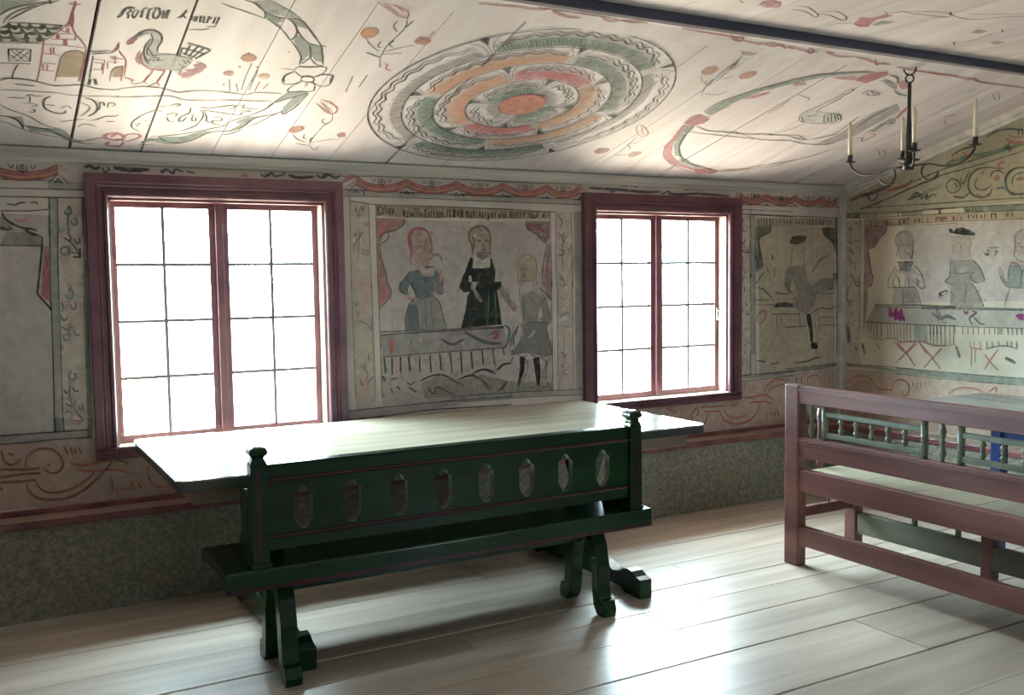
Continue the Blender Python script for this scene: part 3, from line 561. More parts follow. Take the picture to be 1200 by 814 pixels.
PAINTING = """
@ W painted_wash
f dado .42: -5138,759 -4868,756 -3575,736 -2139,737 -927,764 -63,791 -58,430 -545,426 -1716,430 -3129,432 -4166,432 -5151,472
f cream .45: -3523,1845 -3427,1839 -3412,785 -3519,780
f cream .45: -2296,1820 -2193,1817 -2192,795 -2291,797
f cream .4: -4865,1814 -4769,1812 -4782,798 -4888,796
f cream .4: -932,1827 -839,1823 -825,796 -913,796
f greyw .4: -3383,1762 -2342,1752 -2331,780 -3369,795
f greyw .35: -5093,1753 -4901,1750 -4922,799 -5136,800
f ochrew .45: -773,1776 -77,1757 -63,797 -752,792
@ G painted_wash
f dado .4: -47,791 -585,794 -1331,796 -1340,449 -780,452 -53,432
f cream .4: -33,1809 -149,1802 -164,817 -47,809
f greyw .4: -503,1744 -1306,1749 -1319,1282 -512,1255
f greenw .35: -31,1958 -1291,2327 -1304,1845 -33,1814
@ W painted_border
f ggrey .30: -3566,1906 -3258,1901 -2898,1896 -2898,1885 -2898,1862 -2898,1873 -3258,1878 -3567,1875
k 5: -3566,1906 -3258,1901 -2896,1896 -2583,1893
k 4: -3567,1872 -3258,1874 -2896,1869 -2584,1865
k 5: -3523,1848 -3385,1832 -3015,1832 -2584,1826
k 4: -3445,1910 -3446,1874
k 4: -3524,1872 -3526,1415
k 4: -3424,1834 -3419,1413
k 5: -3385,1832 -3383,1412
k 4: -3526,1441 -3519,846
k 4: -3418,1439 -3410,838
k 5: -3382,1439 -3373,836
f ggrey .3: -3574,779 -3364,787 -3087,788 -2918,811 -2919,768 -3088,756 -3365,742 -3575,741
k 5: -3574,781 -3364,787 -3087,790 -2600,789
k 7: -3575,737 -3365,740 -3088,752 -2601,742
f ggrey .3: -2918,814 -2507,807 -2133,795 -2133,766 -2507,780 -2919,783
k 5: -2918,814 -2507,809 -2133,798
k 4: -2919,780 -2507,778 -2133,764
k 5: -2334,1424 -2332,805
k 5: -2295,1424 -2297,801
k 4: -2195,1422 -2192,802
f green .35: -2176,1422 -2127,1421 -2133,798 -2177,801
k 5: -2898,1901 -2546,1898 -2132,1892
k 4: -2898,1869 -2547,1866 -2132,1862
k 5: -2899,1829 -2547,1824 -2306,1817
f ggrey .3: -2898,1900 -2546,1897 -2132,1890 -2132,1862 -2547,1866 -2898,1869
k 5: -2339,1819 -2330,1395
k 5: -2304,1821 -2301,1395
k 4: -2196,1824 -2190,1393
f green .35: -2181,1824 -2123,1825 -2127,1421 -2176,1422
@ W painted_frieze
k 4: -3564,1970 -3374,1976 -3095,1978 -2582,1977
k 4: -2896,1978 -2545,1975 -2131,1979
k 5: -2131,1979 -2126,1943
k 5: -5086,1898 -4972,1900 -4878,1899
@ W painted_frieze
~ grey 14: -4753,1962 -4731,1970 -4709,1959 -4687,1969
~ k 7: -4678,1967 -4670,1944 -4652,1957 -4655,1971
~ grey 20: -4633,1967 -4588,1962 -4543,1961 -4479,1964
~ k 5: -4571,1946 -4543,1956 -4512,1946
~ blue 12: -4432,1966 -4423,1952 -4413,1967 -4394,1962 -4376,1951 -4366,1969 -4328,1960
~ blue 9: -4318,1963 -4280,1957
~ blue 12: -3972,1965 -3947,1953 -3920,1972 -3899,1957 -3852,1967
~ k 6: -3951,1976 -3936,1956 -3915,1975
~ k 5: -3867,1977 -3846,1972
~ grey 16: -3836,1965 -3783,1954 -3707,1962
~ blue 14: -3696,1970 -3663,1959 -3641,1978 -3597,1961 -3569,1973
~ k 6: -3663,1977 -3652,1959 -3630,1976
~ pink 12: -4065,1948 -4049,1957 -4029,1947
~ pink 20: -3558,1939 -3524,1964 -3490,1973
~ pink 20: -3490,1973 -3456,1948 -3429,1935
k 4: -3551,1912 -3487,1949 -3451,1915
k 4: -3519,1913 -3488,1938 -3468,1912
~ grey 18: -2074,1961 -1954,1959 -1832,1957 -1676,1949 -1564,1955
~ blue 10: -1939,1956 -1909,1942 -1863,1965 -1832,1947
~ k 6: -1848,1975 -1801,1976
~ k 5: -1755,1977 -1723,1978
~ blue 10: -1564,1959 -1540,1943 -1499,1958 -1450,1940 -1367,1939
~ k 4: -1384,1971 -1326,1973
~ grey 16: -1501,1945 -1394,1945 -1269,1952 -1140,1949 -1009,1943
~ k 4: -1378,1971 -1183,1972
k 4: -952,1975 -949,1928
k 4: -830,1972 -830,1900
f pink .4: -947,1948 -830,1941 -830,1900 -947,1904
f pink .5: -812,1965 -702,1962 -646,1953 -466,1951 -466,1909 -646,1912 -812,1921
~ red 9: -803,1955 -739,1937 -665,1953 -589,1927 -504,1950
~ k 6: -711,1958 -692,1935 -655,1953
~ k 5: -590,1955 -566,1924 -542,1949
~ pink 12: -533,1915 -495,1937 -461,1910
k 5: -947,1894 -830,1895 -459,1892
k 4: -947,1864 -458,1857
k 5: -947,1837 -848,1833 -458,1824
@ W painted_text
f tan .6: -3387,1831 -3230,1835 -3081,1830 -2885,1829 -2886,1776 -3083,1768 -3231,1769 -3388,1774
k 7: -3371,1818 -3375,1804 -3371,1790 -3359,1784 -3347,1788
k 6: -3370,1818 -3356,1824 -3342,1813 -3334,1823
k 7: -3343,1815 -3348,1801 -3343,1786
k 7: -3328,1817 -3332,1802 -3329,1786
k 7: -3314,1814 -3317,1788
k 7: -3303,1814 -3308,1789 -3294,1785 -3288,1814
k 6: -3285,1814 -3289,1787
k 8: -3233,1811 -3233,1779
k 8: -3222,1808 -3223,1777 -3210,1771
k 8: -3207,1810 -3210,1767
k 8: -3193,1799 -3193,1776 -3183,1780 -3182,1799
k 7: -3170,1805 -3170,1772
k 8: -3157,1801 -3157,1776
k 6: -3171,1817 -3150,1811
k 8: -3142,1802 -3142,1776
k 6: -3129,1800 -3128,1777
k 9: -3107,1814 -3111,1773
k 5: -3118,1810 -3095,1815
k 8: -3088,1807 -3089,1772
k 7: -3073,1807 -3078,1789 -3070,1772
k 7: -3060,1803 -3061,1774 -3050,1772
k 8: -3039,1808 -3039,1773
k 8: -3023,1804 -3024,1773
k 8: -3009,1807 -3009,1775
k 5: -2979,1821 -2980,1776
k 8: -2966,1819 -2965,1774
k 8: -2946,1820 -2945,1780 -2938,1776 -2935,1818
k 8: -2915,1815 -2920,1795 -2914,1783
k 6: -2918,1799 -2907,1805
k 8: -2893,1815 -2895,1781
f tan .6: -2909,1823 -2622,1821 -2340,1817 -2340,1777 -2508,1776 -2910,1771
k 9: -2891,1813 -2892,1775
k 9: -2867,1811 -2866,1778
k 8: -2853,1810 -2853,1776
k 8: -2839,1810 -2839,1776
k 9: -2823,1814 -2821,1775
k 9: -2786,1809 -2784,1782
k 9: -2770,1807 -2768,1773
k 8: -2753,1805 -2755,1778
k 9: -2737,1804 -2734,1763 -2747,1770
k 7: -2725,1806 -2728,1774
k 9: -2712,1806 -2708,1777
k 8: -2693,1805 -2691,1777
k 8: -2671,1803 -2667,1779
k 8: -2652,1807 -2657,1780
k 8: -2639,1803 -2637,1778
k 6: -2627,1804 -2625,1778
k 10: -2595,1815 -2593,1779
k 7: -2578,1809 -2578,1779
k 7: -2563,1811 -2562,1779
k 7: -2548,1807 -2546,1780
k 7: -2530,1812 -2531,1780
k 7: -2513,1810 -2511,1782 -2500,1813
k 10: -2475,1811 -2468,1785 -2455,1781 -2457,1807
k 9: -2445,1799 -2440,1781 -2427,1790 -2417,1812
k 10: -2389,1795 -2376,1796
k 8: -2384,1801 -2381,1790
@ W painted_drapery
f pink .65: -3383,1766 -3229,1765 -3225,1746 -3254,1716 -3318,1697 -3342,1686 -3363,1642 -3382,1642
~ red 8: -3380,1744 -3341,1715 -3366,1664
~ pink 14: -3277,1760 -3245,1746 -3262,1724 -3302,1708
~ k 6: -3221,1757 -3238,1728 -3278,1705 -3318,1695 -3342,1688 -3362,1664 -3365,1642
~ k 6: -3318,1694 -3319,1664 -3343,1642 -3363,1638
~ k 6: -3365,1638 -3366,1591 -3354,1532 -3335,1466 -3325,1411
f pink .6: -3382,1638 -3367,1638 -3364,1569 -3347,1495 -3328,1438 -3381,1439
f pink .65: -3382,1439 -3336,1438 -3314,1375 -3379,1303
~ red 9: -3368,1424 -3350,1372 -3370,1328
~ k 6: -3336,1438 -3312,1375 -3379,1297
f plum .5: -2502,1766 -2344,1767 -2344,1664 -2365,1648 -2402,1664 -2420,1684 -2485,1719
~ k 6: -2502,1762 -2494,1730 -2457,1703 -2416,1684 -2402,1660 -2365,1644 -2355,1636
~ red 9: -2475,1743 -2420,1727 -2364,1696
~ plum 10: -2402,1680 -2364,1664
~ k 6: -2360,1640 -2375,1584 -2390,1504 -2396,1396
f plum .4: -2355,1636 -2336,1636 -2330,1424 -2386,1425 -2375,1536
~ red 8: -2354,1568 -2362,1487 -2358,1407
f plum .4: -2400,1425 -2337,1424 -2338,1323 -2391,1393
~ k 8: -2417,1393 -2378,1364 -2339,1319
~ red 8: -2368,1417 -2354,1384
@ W painted_lady
f pinkpale .5: -3199,1665 -3182,1703 -3149,1718 -3101,1696 -3077,1644 -3075,1569 -3105,1509 -3170,1531 -3193,1576
~ redv 13: -3194,1524 -3197,1569 -3191,1598 -3202,1628 -3207,1665 -3190,1702 -3149,1716 -3109,1707 -3085,1677 -3075,1629 -3074,1591
~ redv 7: -3188,1613 -3196,1643 -3197,1673 -3178,1699
~ k 5: -3147,1628 -3139,1622 -3131,1628
~ k 5: -3106,1627 -3098,1621 -3087,1629
~ k 4: -3110,1644 -3119,1599 -3103,1595
~ pink 6: -3128,1576 -3112,1572 -3095,1576
~ plum 7: -3095,1580 -3082,1591 -3070,1576 -3079,1554 -3094,1560
~ k 6: -3070,1569 -3045,1580 -3021,1561 -3017,1538
k 8: -3117,1512 -3063,1512
~ pink 8: -3186,1531 -3162,1516 -3138,1479 -3106,1463 -3072,1486
f bluegrey .75: -3203,1491 -3154,1501 -3130,1464 -3073,1463 -3055,1501 -3023,1463 -3007,1433 -3261,1437 -3236,1443
~ k 6: -3203,1491 -3236,1450 -3261,1410
~ k 6: -3205,1412 -3196,1427 -3189,1409
~ orange 14: -3030,1500 -3023,1463 -3032,1432
~ pink 6: -3014,1462 -2990,1406
~ k 5: -3130,1464 -3107,1408
f bluegrey .75: -3259,1437 -3073,1434 -3071,1359 -3166,1346 -3173,1376 -3205,1421 -3213,1406 -3198,1369 -3230,1366 -3262,1392
f bluegrey .6: -3073,1434 -3011,1433 -3025,1369 -3062,1389
~ k 6: -3259,1437 -3262,1392 -3230,1366
~ k 6: -3205,1425 -3181,1391 -3170,1353
f wallc .9: -3201,1421 -3177,1368 -3190,1354 -3214,1369 -3217,1399
~ k 6: -3073,1434 -3066,1389 -3033,1369 -3016,1377 -3013,1434
~ pink 16: -3238,1362 -3206,1347 -3182,1350
~ redv 12: -3198,1339 -3182,1327 -3175,1308
f skirt .75: -3166,1346 -3067,1359 -3034,1320 -3015,1243 -2995,1185 -3234,1179 -3229,1250 -3215,1309
~ k 6: -3170,1353 -3211,1317 -3229,1257 -3236,1179
f bluegrey .6: -3211,1313 -3170,1323 -3169,1184 -3230,1183
~ k 6: -3167,1308 -3164,1248 -3161,1180
~ k 6: -3067,1355 -3034,1320 -3019,1258 -2995,1185
k 4: -3117,1337 -3116,1193
k 4: -3088,1329 -3078,1200
~ k 4: -3166,1347 -3116,1351 -3067,1357
@ W painted_lady
f skin .5: -2844,1699 -2796,1726 -2744,1708 -2727,1646 -2737,1592 -2790,1584 -2832,1622
~ brown 14: -2833,1576 -2837,1630 -2853,1668 -2844,1707 -2804,1729 -2761,1729 -2731,1700 -2723,1654 -2728,1599 -2720,1576
~ brown 8: -2829,1599 -2823,1645 -2831,1676
f brown .55: -2811,1591 -2728,1592 -2738,1553 -2777,1545 -2808,1561
k 6: -2802,1652 -2775,1652
k 6: -2758,1653 -2740,1652
~ k 4: -2762,1646 -2772,1622 -2758,1619
k 5: -2781,1605 -2754,1605
f dark 1: -2846,1565 -2829,1553 -2839,1507 -2778,1502 -2730,1508 -2733,1560 -2716,1553 -2694,1490 -2700,1429 -2660,1429 -2655,1429 -2901,1432 -2905,1438 -2878,1492 -2860,1538
f wallc .9: -2829,1568 -2812,1568 -2777,1545 -2733,1568 -2725,1537 -2730,1508 -2830,1503
f wallc .9: -2857,1465 -2844,1461 -2840,1431 -2862,1431
k 4: -2813,1499 -2810,1414
f dark 1: -2909,1432 -2840,1431 -2850,1393 -2828,1385 -2801,1431 -2660,1429 -2656,1397 -2687,1382 -2671,1287 -2659,1192 -2910,1182 -2882,1270 -2868,1354 -2854,1377 -2889,1374 -2918,1398
f skin .6: -2841,1400 -2819,1392 -2777,1329 -2786,1314 -2820,1346
~ green 8: -2741,1367 -2742,1289 -2753,1196
~ green 8: -2701,1367 -2698,1288 -2695,1194
~ grey 5: -2851,1292 -2862,1200
~ grey 5: -2767,1376 -2753,1188
~ k 5: -2910,1182 -2882,1270 -2868,1354
f skin .5: -2674,1397 -2651,1397 -2616,1341 -2592,1301 -2593,1277 -2635,1310
~ k 5: -2669,1390 -2634,1334 -2599,1293
~ k 5: -2653,1397 -2618,1341 -2601,1293 -2569,1277
~ k 5: -2626,1389 -2600,1325 -2564,1285
~ plum 14: -2596,1281 -2578,1269 -2569,1285
@ W painted_youth
f skin .5: -2542,1536 -2514,1568 -2468,1568 -2446,1536 -2451,1456 -2489,1426 -2535,1433
~ ochre 12: -2553,1410 -2552,1473 -2547,1529 -2524,1568 -2478,1576 -2441,1552 -2432,1504 -2438,1440 -2424,1397
~ ochre 9: -2451,1488 -2456,1440 -2448,1397
k 6: -2534,1497 -2520,1497
k 6: -2499,1497 -2488,1496
~ k 4: -2511,1489 -2516,1469 -2505,1466
k 4: -2521,1457 -2502,1458
~ k 4: -2558,1434 -2516,1429 -2461,1436
f coat .6: -2531,1347 -2462,1378 -2406,1353 -2369,1296 -2351,1206 -2380,1183 -2408,1208 -2492,1203 -2520,1203 -2537,1268
~ k 4: -2539,1427 -2545,1356 -2533,1268
~ k 6: -2406,1377 -2369,1304 -2347,1206 -2361,1182
~ k 4: -2527,1355 -2519,1283 -2520,1203 -2530,1132
f wallc .9: -2407,1288 -2394,1232 -2427,1208 -2421,1257
f coatd .75: -2511,1199 -2351,1194 -2371,1150 -2335,1006 -2411,1006 -2485,1025 -2559,1025 -2609,1024 -2558,1085 -2521,1131 -2529,1164
~ k 6: -2511,1195 -2436,1201 -2351,1190
~ k 6: -2371,1158 -2353,1084 -2335,1010
~ k 5: -2485,1025 -2448,1003 -2411,997 -2344,1009
~ k 5: -2609,1020 -2577,1026 -2559,1021 -2532,1005 -2495,1018
f wallc .7: -2446,1161 -2442,1140 -2484,1106 -2493,1114
k 7: -2442,1128 -2439,1116
~ bluegrey 16: -2638,1188 -2612,1159 -2622,1096 -2649,1065
~ bluegrey 14: -2557,1181 -2585,1126 -2586,1070
~ k 5: -2584,1182 -2599,1111 -2614,1032
~ k 5: -2557,1189 -2571,1126
~ bluegrey 12: -2540,1092 -2568,1054 -2605,1039
f dark 1: -2550,1005 -2513,1003 -2519,931 -2543,868 -2562,829 -2563,877 -2547,940
f dark 1: -2462,996 -2420,998 -2412,908 -2423,815 -2437,820 -2449,910
~ k 5: -2587,1014 -2615,968
~ k 5: -2513,995 -2496,945 -2534,867
~ k 5: -2411,989 -2373,971 -2398,907 -2404,826
~ k 5: -2354,994 -2374,938 -2384,857
@ W painted_table_cloth
f cloth .45: -3374,1166 -2646,1180 -2629,1064 -3365,1050
k 5: -3376,1179 -3029,1179 -2646,1182
k 6: -3372,1162 -3259,1167 -2646,1175
k 5: -3365,1048 -3148,1054 -2860,1060 -2630,1063
~ red 26: -3323,1141 -3316,1104 -3321,1067
~ pinkpale 18: -3162,1142 -3146,1119
~ redv 22: -2727,1140 -2695,1154 -2691,1127 -2718,1116
~ k 5: -3203,1136 -3204,1099
~ k 5: -3171,1120 -3159,1100
~ grey 16: -3030,1129 -2963,1095 -2893,1123
~ grey 18: -2893,1162 -2815,1120 -2737,1093 -2665,1090
k 9: -3358,1043 -3352,964
k 9: -3316,1041 -3314,954
k 9: -3267,1045 -3268,959
k 11: -3221,1045 -3215,967
k 8: -3158,1047 -3158,956
k 8: -3098,1048 -3093,953
k 9: -3041,1051 -3033,961
k 9: -2979,1054 -2970,941
k 9: -2916,1055 -2910,934
k 9: -2852,1053 -2845,957
k 9: -2786,1056 -2778,977
k 9: -2719,1061 -2707,973
k 7: -2657,1062 -2646,1025
pinkpale 14: -3290,1035 -3288,960
pinkpale 14: -3181,1037 -3178,961
pinkpale 14: -3069,1039 -3062,962
@ W painted_ground
~ kg 10: -3159,907 -3117,927 -3050,938 -3000,924 -2949,894 -2898,867
~ kg 9: -2936,901 -2889,919 -2836,922 -2819,893
~ kg 10: -2845,930 -2792,950 -2739,943 -2704,918
~ kg 10: -2695,941 -2658,970 -2604,975
~ kg 12: -3368,950 -3357,920
~ kg 9: -3329,927 -3288,934
~ kg 7: -3326,884 -3314,857
~ kg 8: -3293,893 -3270,869
~ kg 9: -3225,881 -3177,851
f olive .35: -3151,899 -3050,935 -2949,894 -2916,923 -2915,977 -2919,803 -3136,819
~ kg 8: -3118,874 -3078,833 -3068,871 -3035,861 -2951,816
~ kg 8: -2784,883 -2741,833
~ kg 10: -2669,828 -2632,873
~ kg 7: -3232,912 -3217,896 -3184,909
~ kg 8: -2917,907 -2847,918 -2777,883 -2725,840
~ kg 10: -2838,933 -2776,949 -2715,926
~ kg 9: -2687,940 -2651,970 -2610,972
~ kg 8: -2689,821 -2634,873
~ kg 8: -2375,857 -2337,805
f olive .35: -2917,899 -2786,922 -2607,872 -2337,854 -2337,805 -2507,809 -2918,815
~ olive 20: -2580,822 -2469,830 -2337,822
@ W painted_flowers
~ grey 7: -3493,1814 -3490,1785 -3475,1771 -3474,1807
~ grey 7: -3466,1825 -3455,1797 -3447,1826
~ grey 6: -3449,1743 -3438,1721 -3426,1736
~ grey 7: -3508,1688 -3497,1670 -3493,1692
~ grey 6: -3488,1713 -3474,1677 -3458,1692 -3478,1670 -3498,1634 -3514,1609
~ grey 6: -3460,1609 -3457,1583 -3434,1576 -3434,1598 -3449,1605
~ greenl 14: -3464,1482 -3444,1482
~ pink 6: -3487,1453 -3473,1414 -3457,1438 -3438,1413
~ grey 5: -3473,1692 -3485,1598 -3493,1540
~ grey 6: -3517,1339 -3502,1317 -3494,1338
~ pink 7: -3427,1417 -3443,1381 -3456,1330 -3477,1265 -3500,1244
~ pink 6: -3480,1425 -3466,1389 -3455,1359
~ grey 6: -3512,1233 -3485,1240 -3447,1220 -3428,1194 -3424,1223
~ grey 6: -3507,1295 -3492,1273 -3500,1251
~ grey 6: -3487,1024 -3476,1001 -3464,1030
~ grey 6: -3443,1073 -3444,1043 -3428,1039
~ pink 6: -3503,845 -3479,891 -3455,926 -3461,978
~ grey 6: -3493,950 -3486,913 -3474,916
~ grey 6: -3459,911 -3439,932 -3423,954
~ pink 6: -3479,876 -3448,896 -3428,909
~ grey 8: -2287,1802 -2259,1762 -2278,1729
~ grey 7: -2298,1705 -2260,1681 -2251,1649 -2231,1681
~ grey 8: -2280,1608 -2251,1600 -2256,1576 -2285,1576
~ grey 7: -2282,1446 -2253,1430 -2272,1462 -2244,1405
~ grey 6: -2250,1705 -2261,1600 -2257,1487
~ grey 6: -2227,1617 -2213,1600 -2218,1576
~ brown 7: -2282,1407 -2253,1399 -2234,1411
~ brown 6: -2283,1342 -2254,1325 -2225,1349
~ grey 7: -2284,1228 -2255,1235 -2231,1247 -2212,1226
~ grey 6: -2275,1171 -2217,1165
~ grey 8: -2282,1024 -2267,1015 -2253,985 -2238,1013
~ grey 8: -2278,949 -2263,932
~ grey 8: -2239,923 -2254,899 -2230,889
~ grey 6: -2278,900 -2254,886
~ brown 5: -2261,1162 -2257,1047 -2261,932 -2279,859
~ grey 7: -3489,1025 -3475,994 -3457,1012
~ grey 6: -3469,996 -3453,967 -3459,935
~ grey 6: -3494,937 -3486,911 -3474,919
~ pink 6: -3485,848 -3461,879 -3454,934
~ pink 6: -3505,835 -3479,839 -3457,818
@ W painted_border
f ggrey .35: -4902,1893 -4750,1896 -4751,1865 -4903,1863
k 4: -5088,1861 -4903,1863
k 5: -4899,1862 -4751,1863
k 5: -5090,1825 -4905,1827 -4757,1828
f greenl .5: -4897,1824 -4869,1825 -4873,1683 -4901,1683
k 6: -4900,1824 -4905,1664
k 5: -4867,1825 -4871,1665
f green .5: -4766,1826 -4751,1826 -4753,1685 -4770,1685
k 4: -4766,1828 -4771,1666
f greenl .5: -4901,1683 -4873,1683 -4883,1328 -4912,1329
k 5: -4903,1683 -4914,1378 -4912,1329
k 5: -4871,1683 -4877,1509 -4880,1328
f green .5: -4770,1684 -4755,1685 -4761,1324 -4782,1325
f greenl .5: -4912,1328 -4883,1328 -4895,797 -4921,799
k 5: -4912,1328 -4914,1153 -4922,799
k 5: -4880,1328 -4883,1107 -4887,841
f green .55: -4782,1325 -4761,1324 -4767,831 -4786,832
f greenl .5: -4915,856 -4887,854 -4886,799 -4918,799
k 5: -4918,856 -4919,796
k 5: -4884,853 -4885,799
f ggrey .4: -5136,800 -5026,797 -4921,796 -4778,794 -4780,761 -4922,762 -5027,761 -5138,762
k 6: -5136,798 -5026,797 -4921,796 -4778,794
k 6: -5138,761 -5027,759 -4922,762 -4768,758
f green .55: -4788,845 -4764,843 -4768,756 -4790,758
@ W painted_drapery
~ k 9: -5085,1760 -5078,1737 -5057,1716 -5027,1699 -5000,1691 -4973,1689 -4954,1681
~ k 7: -5000,1689 -4982,1674 -4951,1664
~ grey 14: -5096,1694 -5073,1686 -5050,1690
~ pink 10: -5041,1729 -5011,1721 -4987,1734
k 5: -5092,1764 -4978,1766 -4907,1774
~ grey 8: -5068,1796 -5034,1791 -5015,1800 -4992,1802
~ redv 8: -4976,1801 -4957,1805 -4943,1797
f grey .25: -5093,1745 -5039,1686 -4935,1683 -5096,1681
~ k 9: -5001,1682 -4971,1665 -4943,1659 -4934,1648
k 9: -4934,1652 -4937,1618 -4944,1553 -4955,1475 -4965,1408
k 9: -4965,1408 -4910,1335
f pink .6: -4930,1616 -4906,1616 -4915,1370 -4951,1405 -4940,1509
~ redv 12: -4924,1574 -4921,1535 -4935,1501 -4929,1457 -4938,1423 -4928,1383
~ redv 10: -4915,1509 -4920,1466 -4918,1422
k 5: -5099,1617 -4938,1616
f grey .35: -5099,1617 -5074,1672 -5001,1677 -4940,1652 -4941,1618
@ W painted_flowers
~ bluegrey 10: -4838,1771 -4837,1756 -4820,1757 -4816,1776 -4823,1789 -4828,1772
~ bluegrey 9: -4817,1733 -4814,1711 -4796,1711 -4795,1733 -4805,1742
~ bluegrey 9: -4867,1701 -4862,1682 -4848,1684 -4847,1702
~ grey 6: -4827,1754 -4830,1715 -4828,1665
~ grey 7: -4853,1655 -4826,1636 -4803,1605 -4788,1566
~ grey 8: -4832,1675 -4821,1649 -4830,1636
~ grey 8: -4805,1649 -4798,1627 -4785,1636 -4789,1654
~ bluegrey 10: -4863,1601 -4851,1612 -4831,1607 -4830,1585 -4848,1577 -4862,1585 -4863,1601
~ grey 6: -4827,1592 -4800,1581
k 7: -4816,1568 -4784,1566
k 7: -4786,1605 -4786,1566
~ bluegrey 10: -4851,1403 -4844,1386 -4828,1388 -4821,1407 -4834,1432 -4839,1412
~ grey 7: -4869,1369 -4862,1342
~ grey 7: -4835,1359 -4826,1337 -4812,1345 -4815,1367
~ pink 6: -4840,1381 -4847,1327
~ grey 7: -4875,1310 -4864,1287 -4848,1300
~ grey 7: -4874,1261 -4846,1243 -4833,1269
~ bluegrey 9: -4867,1224 -4847,1225 -4848,1203 -4866,1204 -4867,1224
~ grey 6: -4840,1282 -4850,1238 -4835,1216
~ grey 6: -4826,1246 -4819,1224 -4802,1223
~ bluegrey 10: -4842,1065 -4854,1048 -4851,1028 -4833,1024 -4826,1046 -4836,1047
~ grey 6: -4849,1021 -4854,963 -4848,909
~ grey 8: -4877,983 -4868,966 -4857,977
~ grey 8: -4839,989 -4833,971 -4817,974
~ grey 7: -4872,920 -4848,905 -4831,930
~ bluegrey 9: -4820,907 -4816,887 -4804,892 -4807,915
~ bluegrey 8: -4878,876 -4857,883 -4848,864
~ grey 7: -4840,900 -4821,862 -4806,847
~ redv 7: -4830,823 -4800,846
~ redv 6: -4853,838 -4818,838
@ W painted_scrollwork
~ brown 11: -5134,734 -5127,693 -5104,668 -5076,675 -5058,689
~ brown 9: -5107,722 -5096,711 -5085,713
~ brown 11: -5041,636 -5042,678 -5024,707 -4989,726 -4944,722 -4911,696 -4895,656 -4905,625 -4932,612 -4960,624 -4968,641
~ brown 12: -4956,649 -4947,652
brown 12: -5143,652 -5044,641 -4990,640
brown 12: -5144,618 -5045,622 -4986,618
brown 12: -5145,595 -5046,589 -5007,591
~ brown 12: -5044,577 -5034,544 -5004,511 -4954,496 -4890,494 -4831,513 -4776,552 -4726,599 -4689,641
~ brown 10: -5007,585 -4991,551 -4958,529 -4906,525 -4848,541 -4793,573 -4768,600
~ redl 11: -4866,653 -4832,639 -4779,638 -4731,645 -4694,644
~ redl 11: -4844,625 -4804,608 -4744,604 -4684,602 -4636,585 -4594,564
~ brown 8: -4682,646 -4646,636 -4619,617
~ brown 9: -5144,576 -5139,556
brown 8: -4889,729 -4873,692
brown 8: -4863,720 -4853,690
brown 7: -4846,715 -4838,689
brown 7: -4828,720 -4818,690
~ redl 9: -4679,501 -4669,513
~ redl 9: -4655,498 -4648,517
~ redl 9: -4630,498 -4626,521
~ redl 13: -4607,539 -4611,519 -4602,498
~ redl 9: -4585,536 -4574,508 -4565,501
~ redl 9: -4530,604 -4540,572 -4529,530 -4496,499 -4445,500
k 3: -4697,576 -4694,503
~ redl 13: -1268,607 -1285,619 -1315,591 -1319,551 -1298,512 -1251,501 -1212,521 -1190,567 -1194,595
~ redl 11: -1268,607 -1268,580 -1281,574
redl 10: -1242,622 -1040,617
redl 10: -1216,593 -1085,586
~ redl 12: -1089,586 -1067,543 -1031,513 -968,493 -895,494 -831,510 -776,554 -744,622
~ redl 10: -1058,591 -1031,561 -968,535 -896,536 -841,553
~ redl 13: -987,640 -991,620 -959,614 -941,630
~ redl 13: -887,661 -823,653 -749,665 -692,661 -635,625
~ redl 12: -846,623 -767,621 -702,619 -645,594
~ redl 13: -711,683 -683,724 -627,752 -551,754 -483,743
~ redl 11: -683,671 -646,704 -579,717 -531,721
brown 8: -682,540 -677,525
brown 8: -654,552 -644,523
brown 8: -625,546 -611,516
brown 8: -592,554 -582,514
~ redl 8: -924,743 -896,724
ochre 8: -878,744 -874,712
ochre 8: -842,741 -837,710
ochre 8: -809,739 -805,707
~ redl 8: -1521,640 -1471,616 -1429,606
~ redl 10: -1521,647 -1479,624
~ redl 10: -323,707 -319,747 -279,764 -229,759 -193,732 -182,683
~ redl 9: -178,764 -147,732
brown 9: -427,764 -422,721
brown 9: -378,761 -373,718
brown 8: -127,768 -117,730
brown 8: -86,769 -81,732
@ W painted_border
k 5: -837,1898 -829,1431
k 5: -837,1834 -61,1826
f tan .5: -794,1813 -61,1822 -60,1769 -794,1765
f greenl .45: -831,1831 -799,1829 -795,1458 -824,1459
k 4: -841,1828 -839,1431
k 5: -71,1883 -46,1422
f kg .5: -75,1826 -51,1826 -46,1451 -60,1451
k 3: -937,1832 -841,1831
k 4: -835,1458 -826,935
k 5: -796,1458 -791,934
f greenl .4: -829,1458 -798,1458 -793,934 -822,935
k 6: -50,1451 -46,896
f ggrey .45: -924,798 -824,799 -525,810 -525,778 -823,778 -924,778
k 5: -915,803 -448,805
k 4: -924,767 -731,769 -447,773
k 4: -834,963 -828,802
k 4: -792,961 -787,804
f green .45: -525,819 -280,824 -46,833 -46,811 -279,799 -525,792
k 5: -525,824 -280,828 -46,835
k 4: -525,779 -279,788 -46,796
@ W painted_text
k 9: -771,1804 -767,1773
k 9: -748,1807 -748,1774
k 9: -726,1807 -723,1774
k 9: -700,1806 -699,1772
k 9: -671,1808 -669,1772
k 8: -648,1804 -647,1775
k 9: -582,1808 -578,1779
k 9: -546,1806 -544,1777
k 9: -519,1801 -517,1777
k 9: -489,1804 -487,1778
k 8: -439,1800 -437,1778
k 8: -412,1803 -410,1776
k 8: -378,1801 -377,1774
k 9: -343,1804 -342,1775
k 9: -316,1807 -314,1773
k 9: -289,1808 -287,1773
k 9: -257,1806 -256,1774
k 9: -226,1806 -224,1774
k 9: -191,1807 -191,1772
k 9: -149,1805 -149,1775
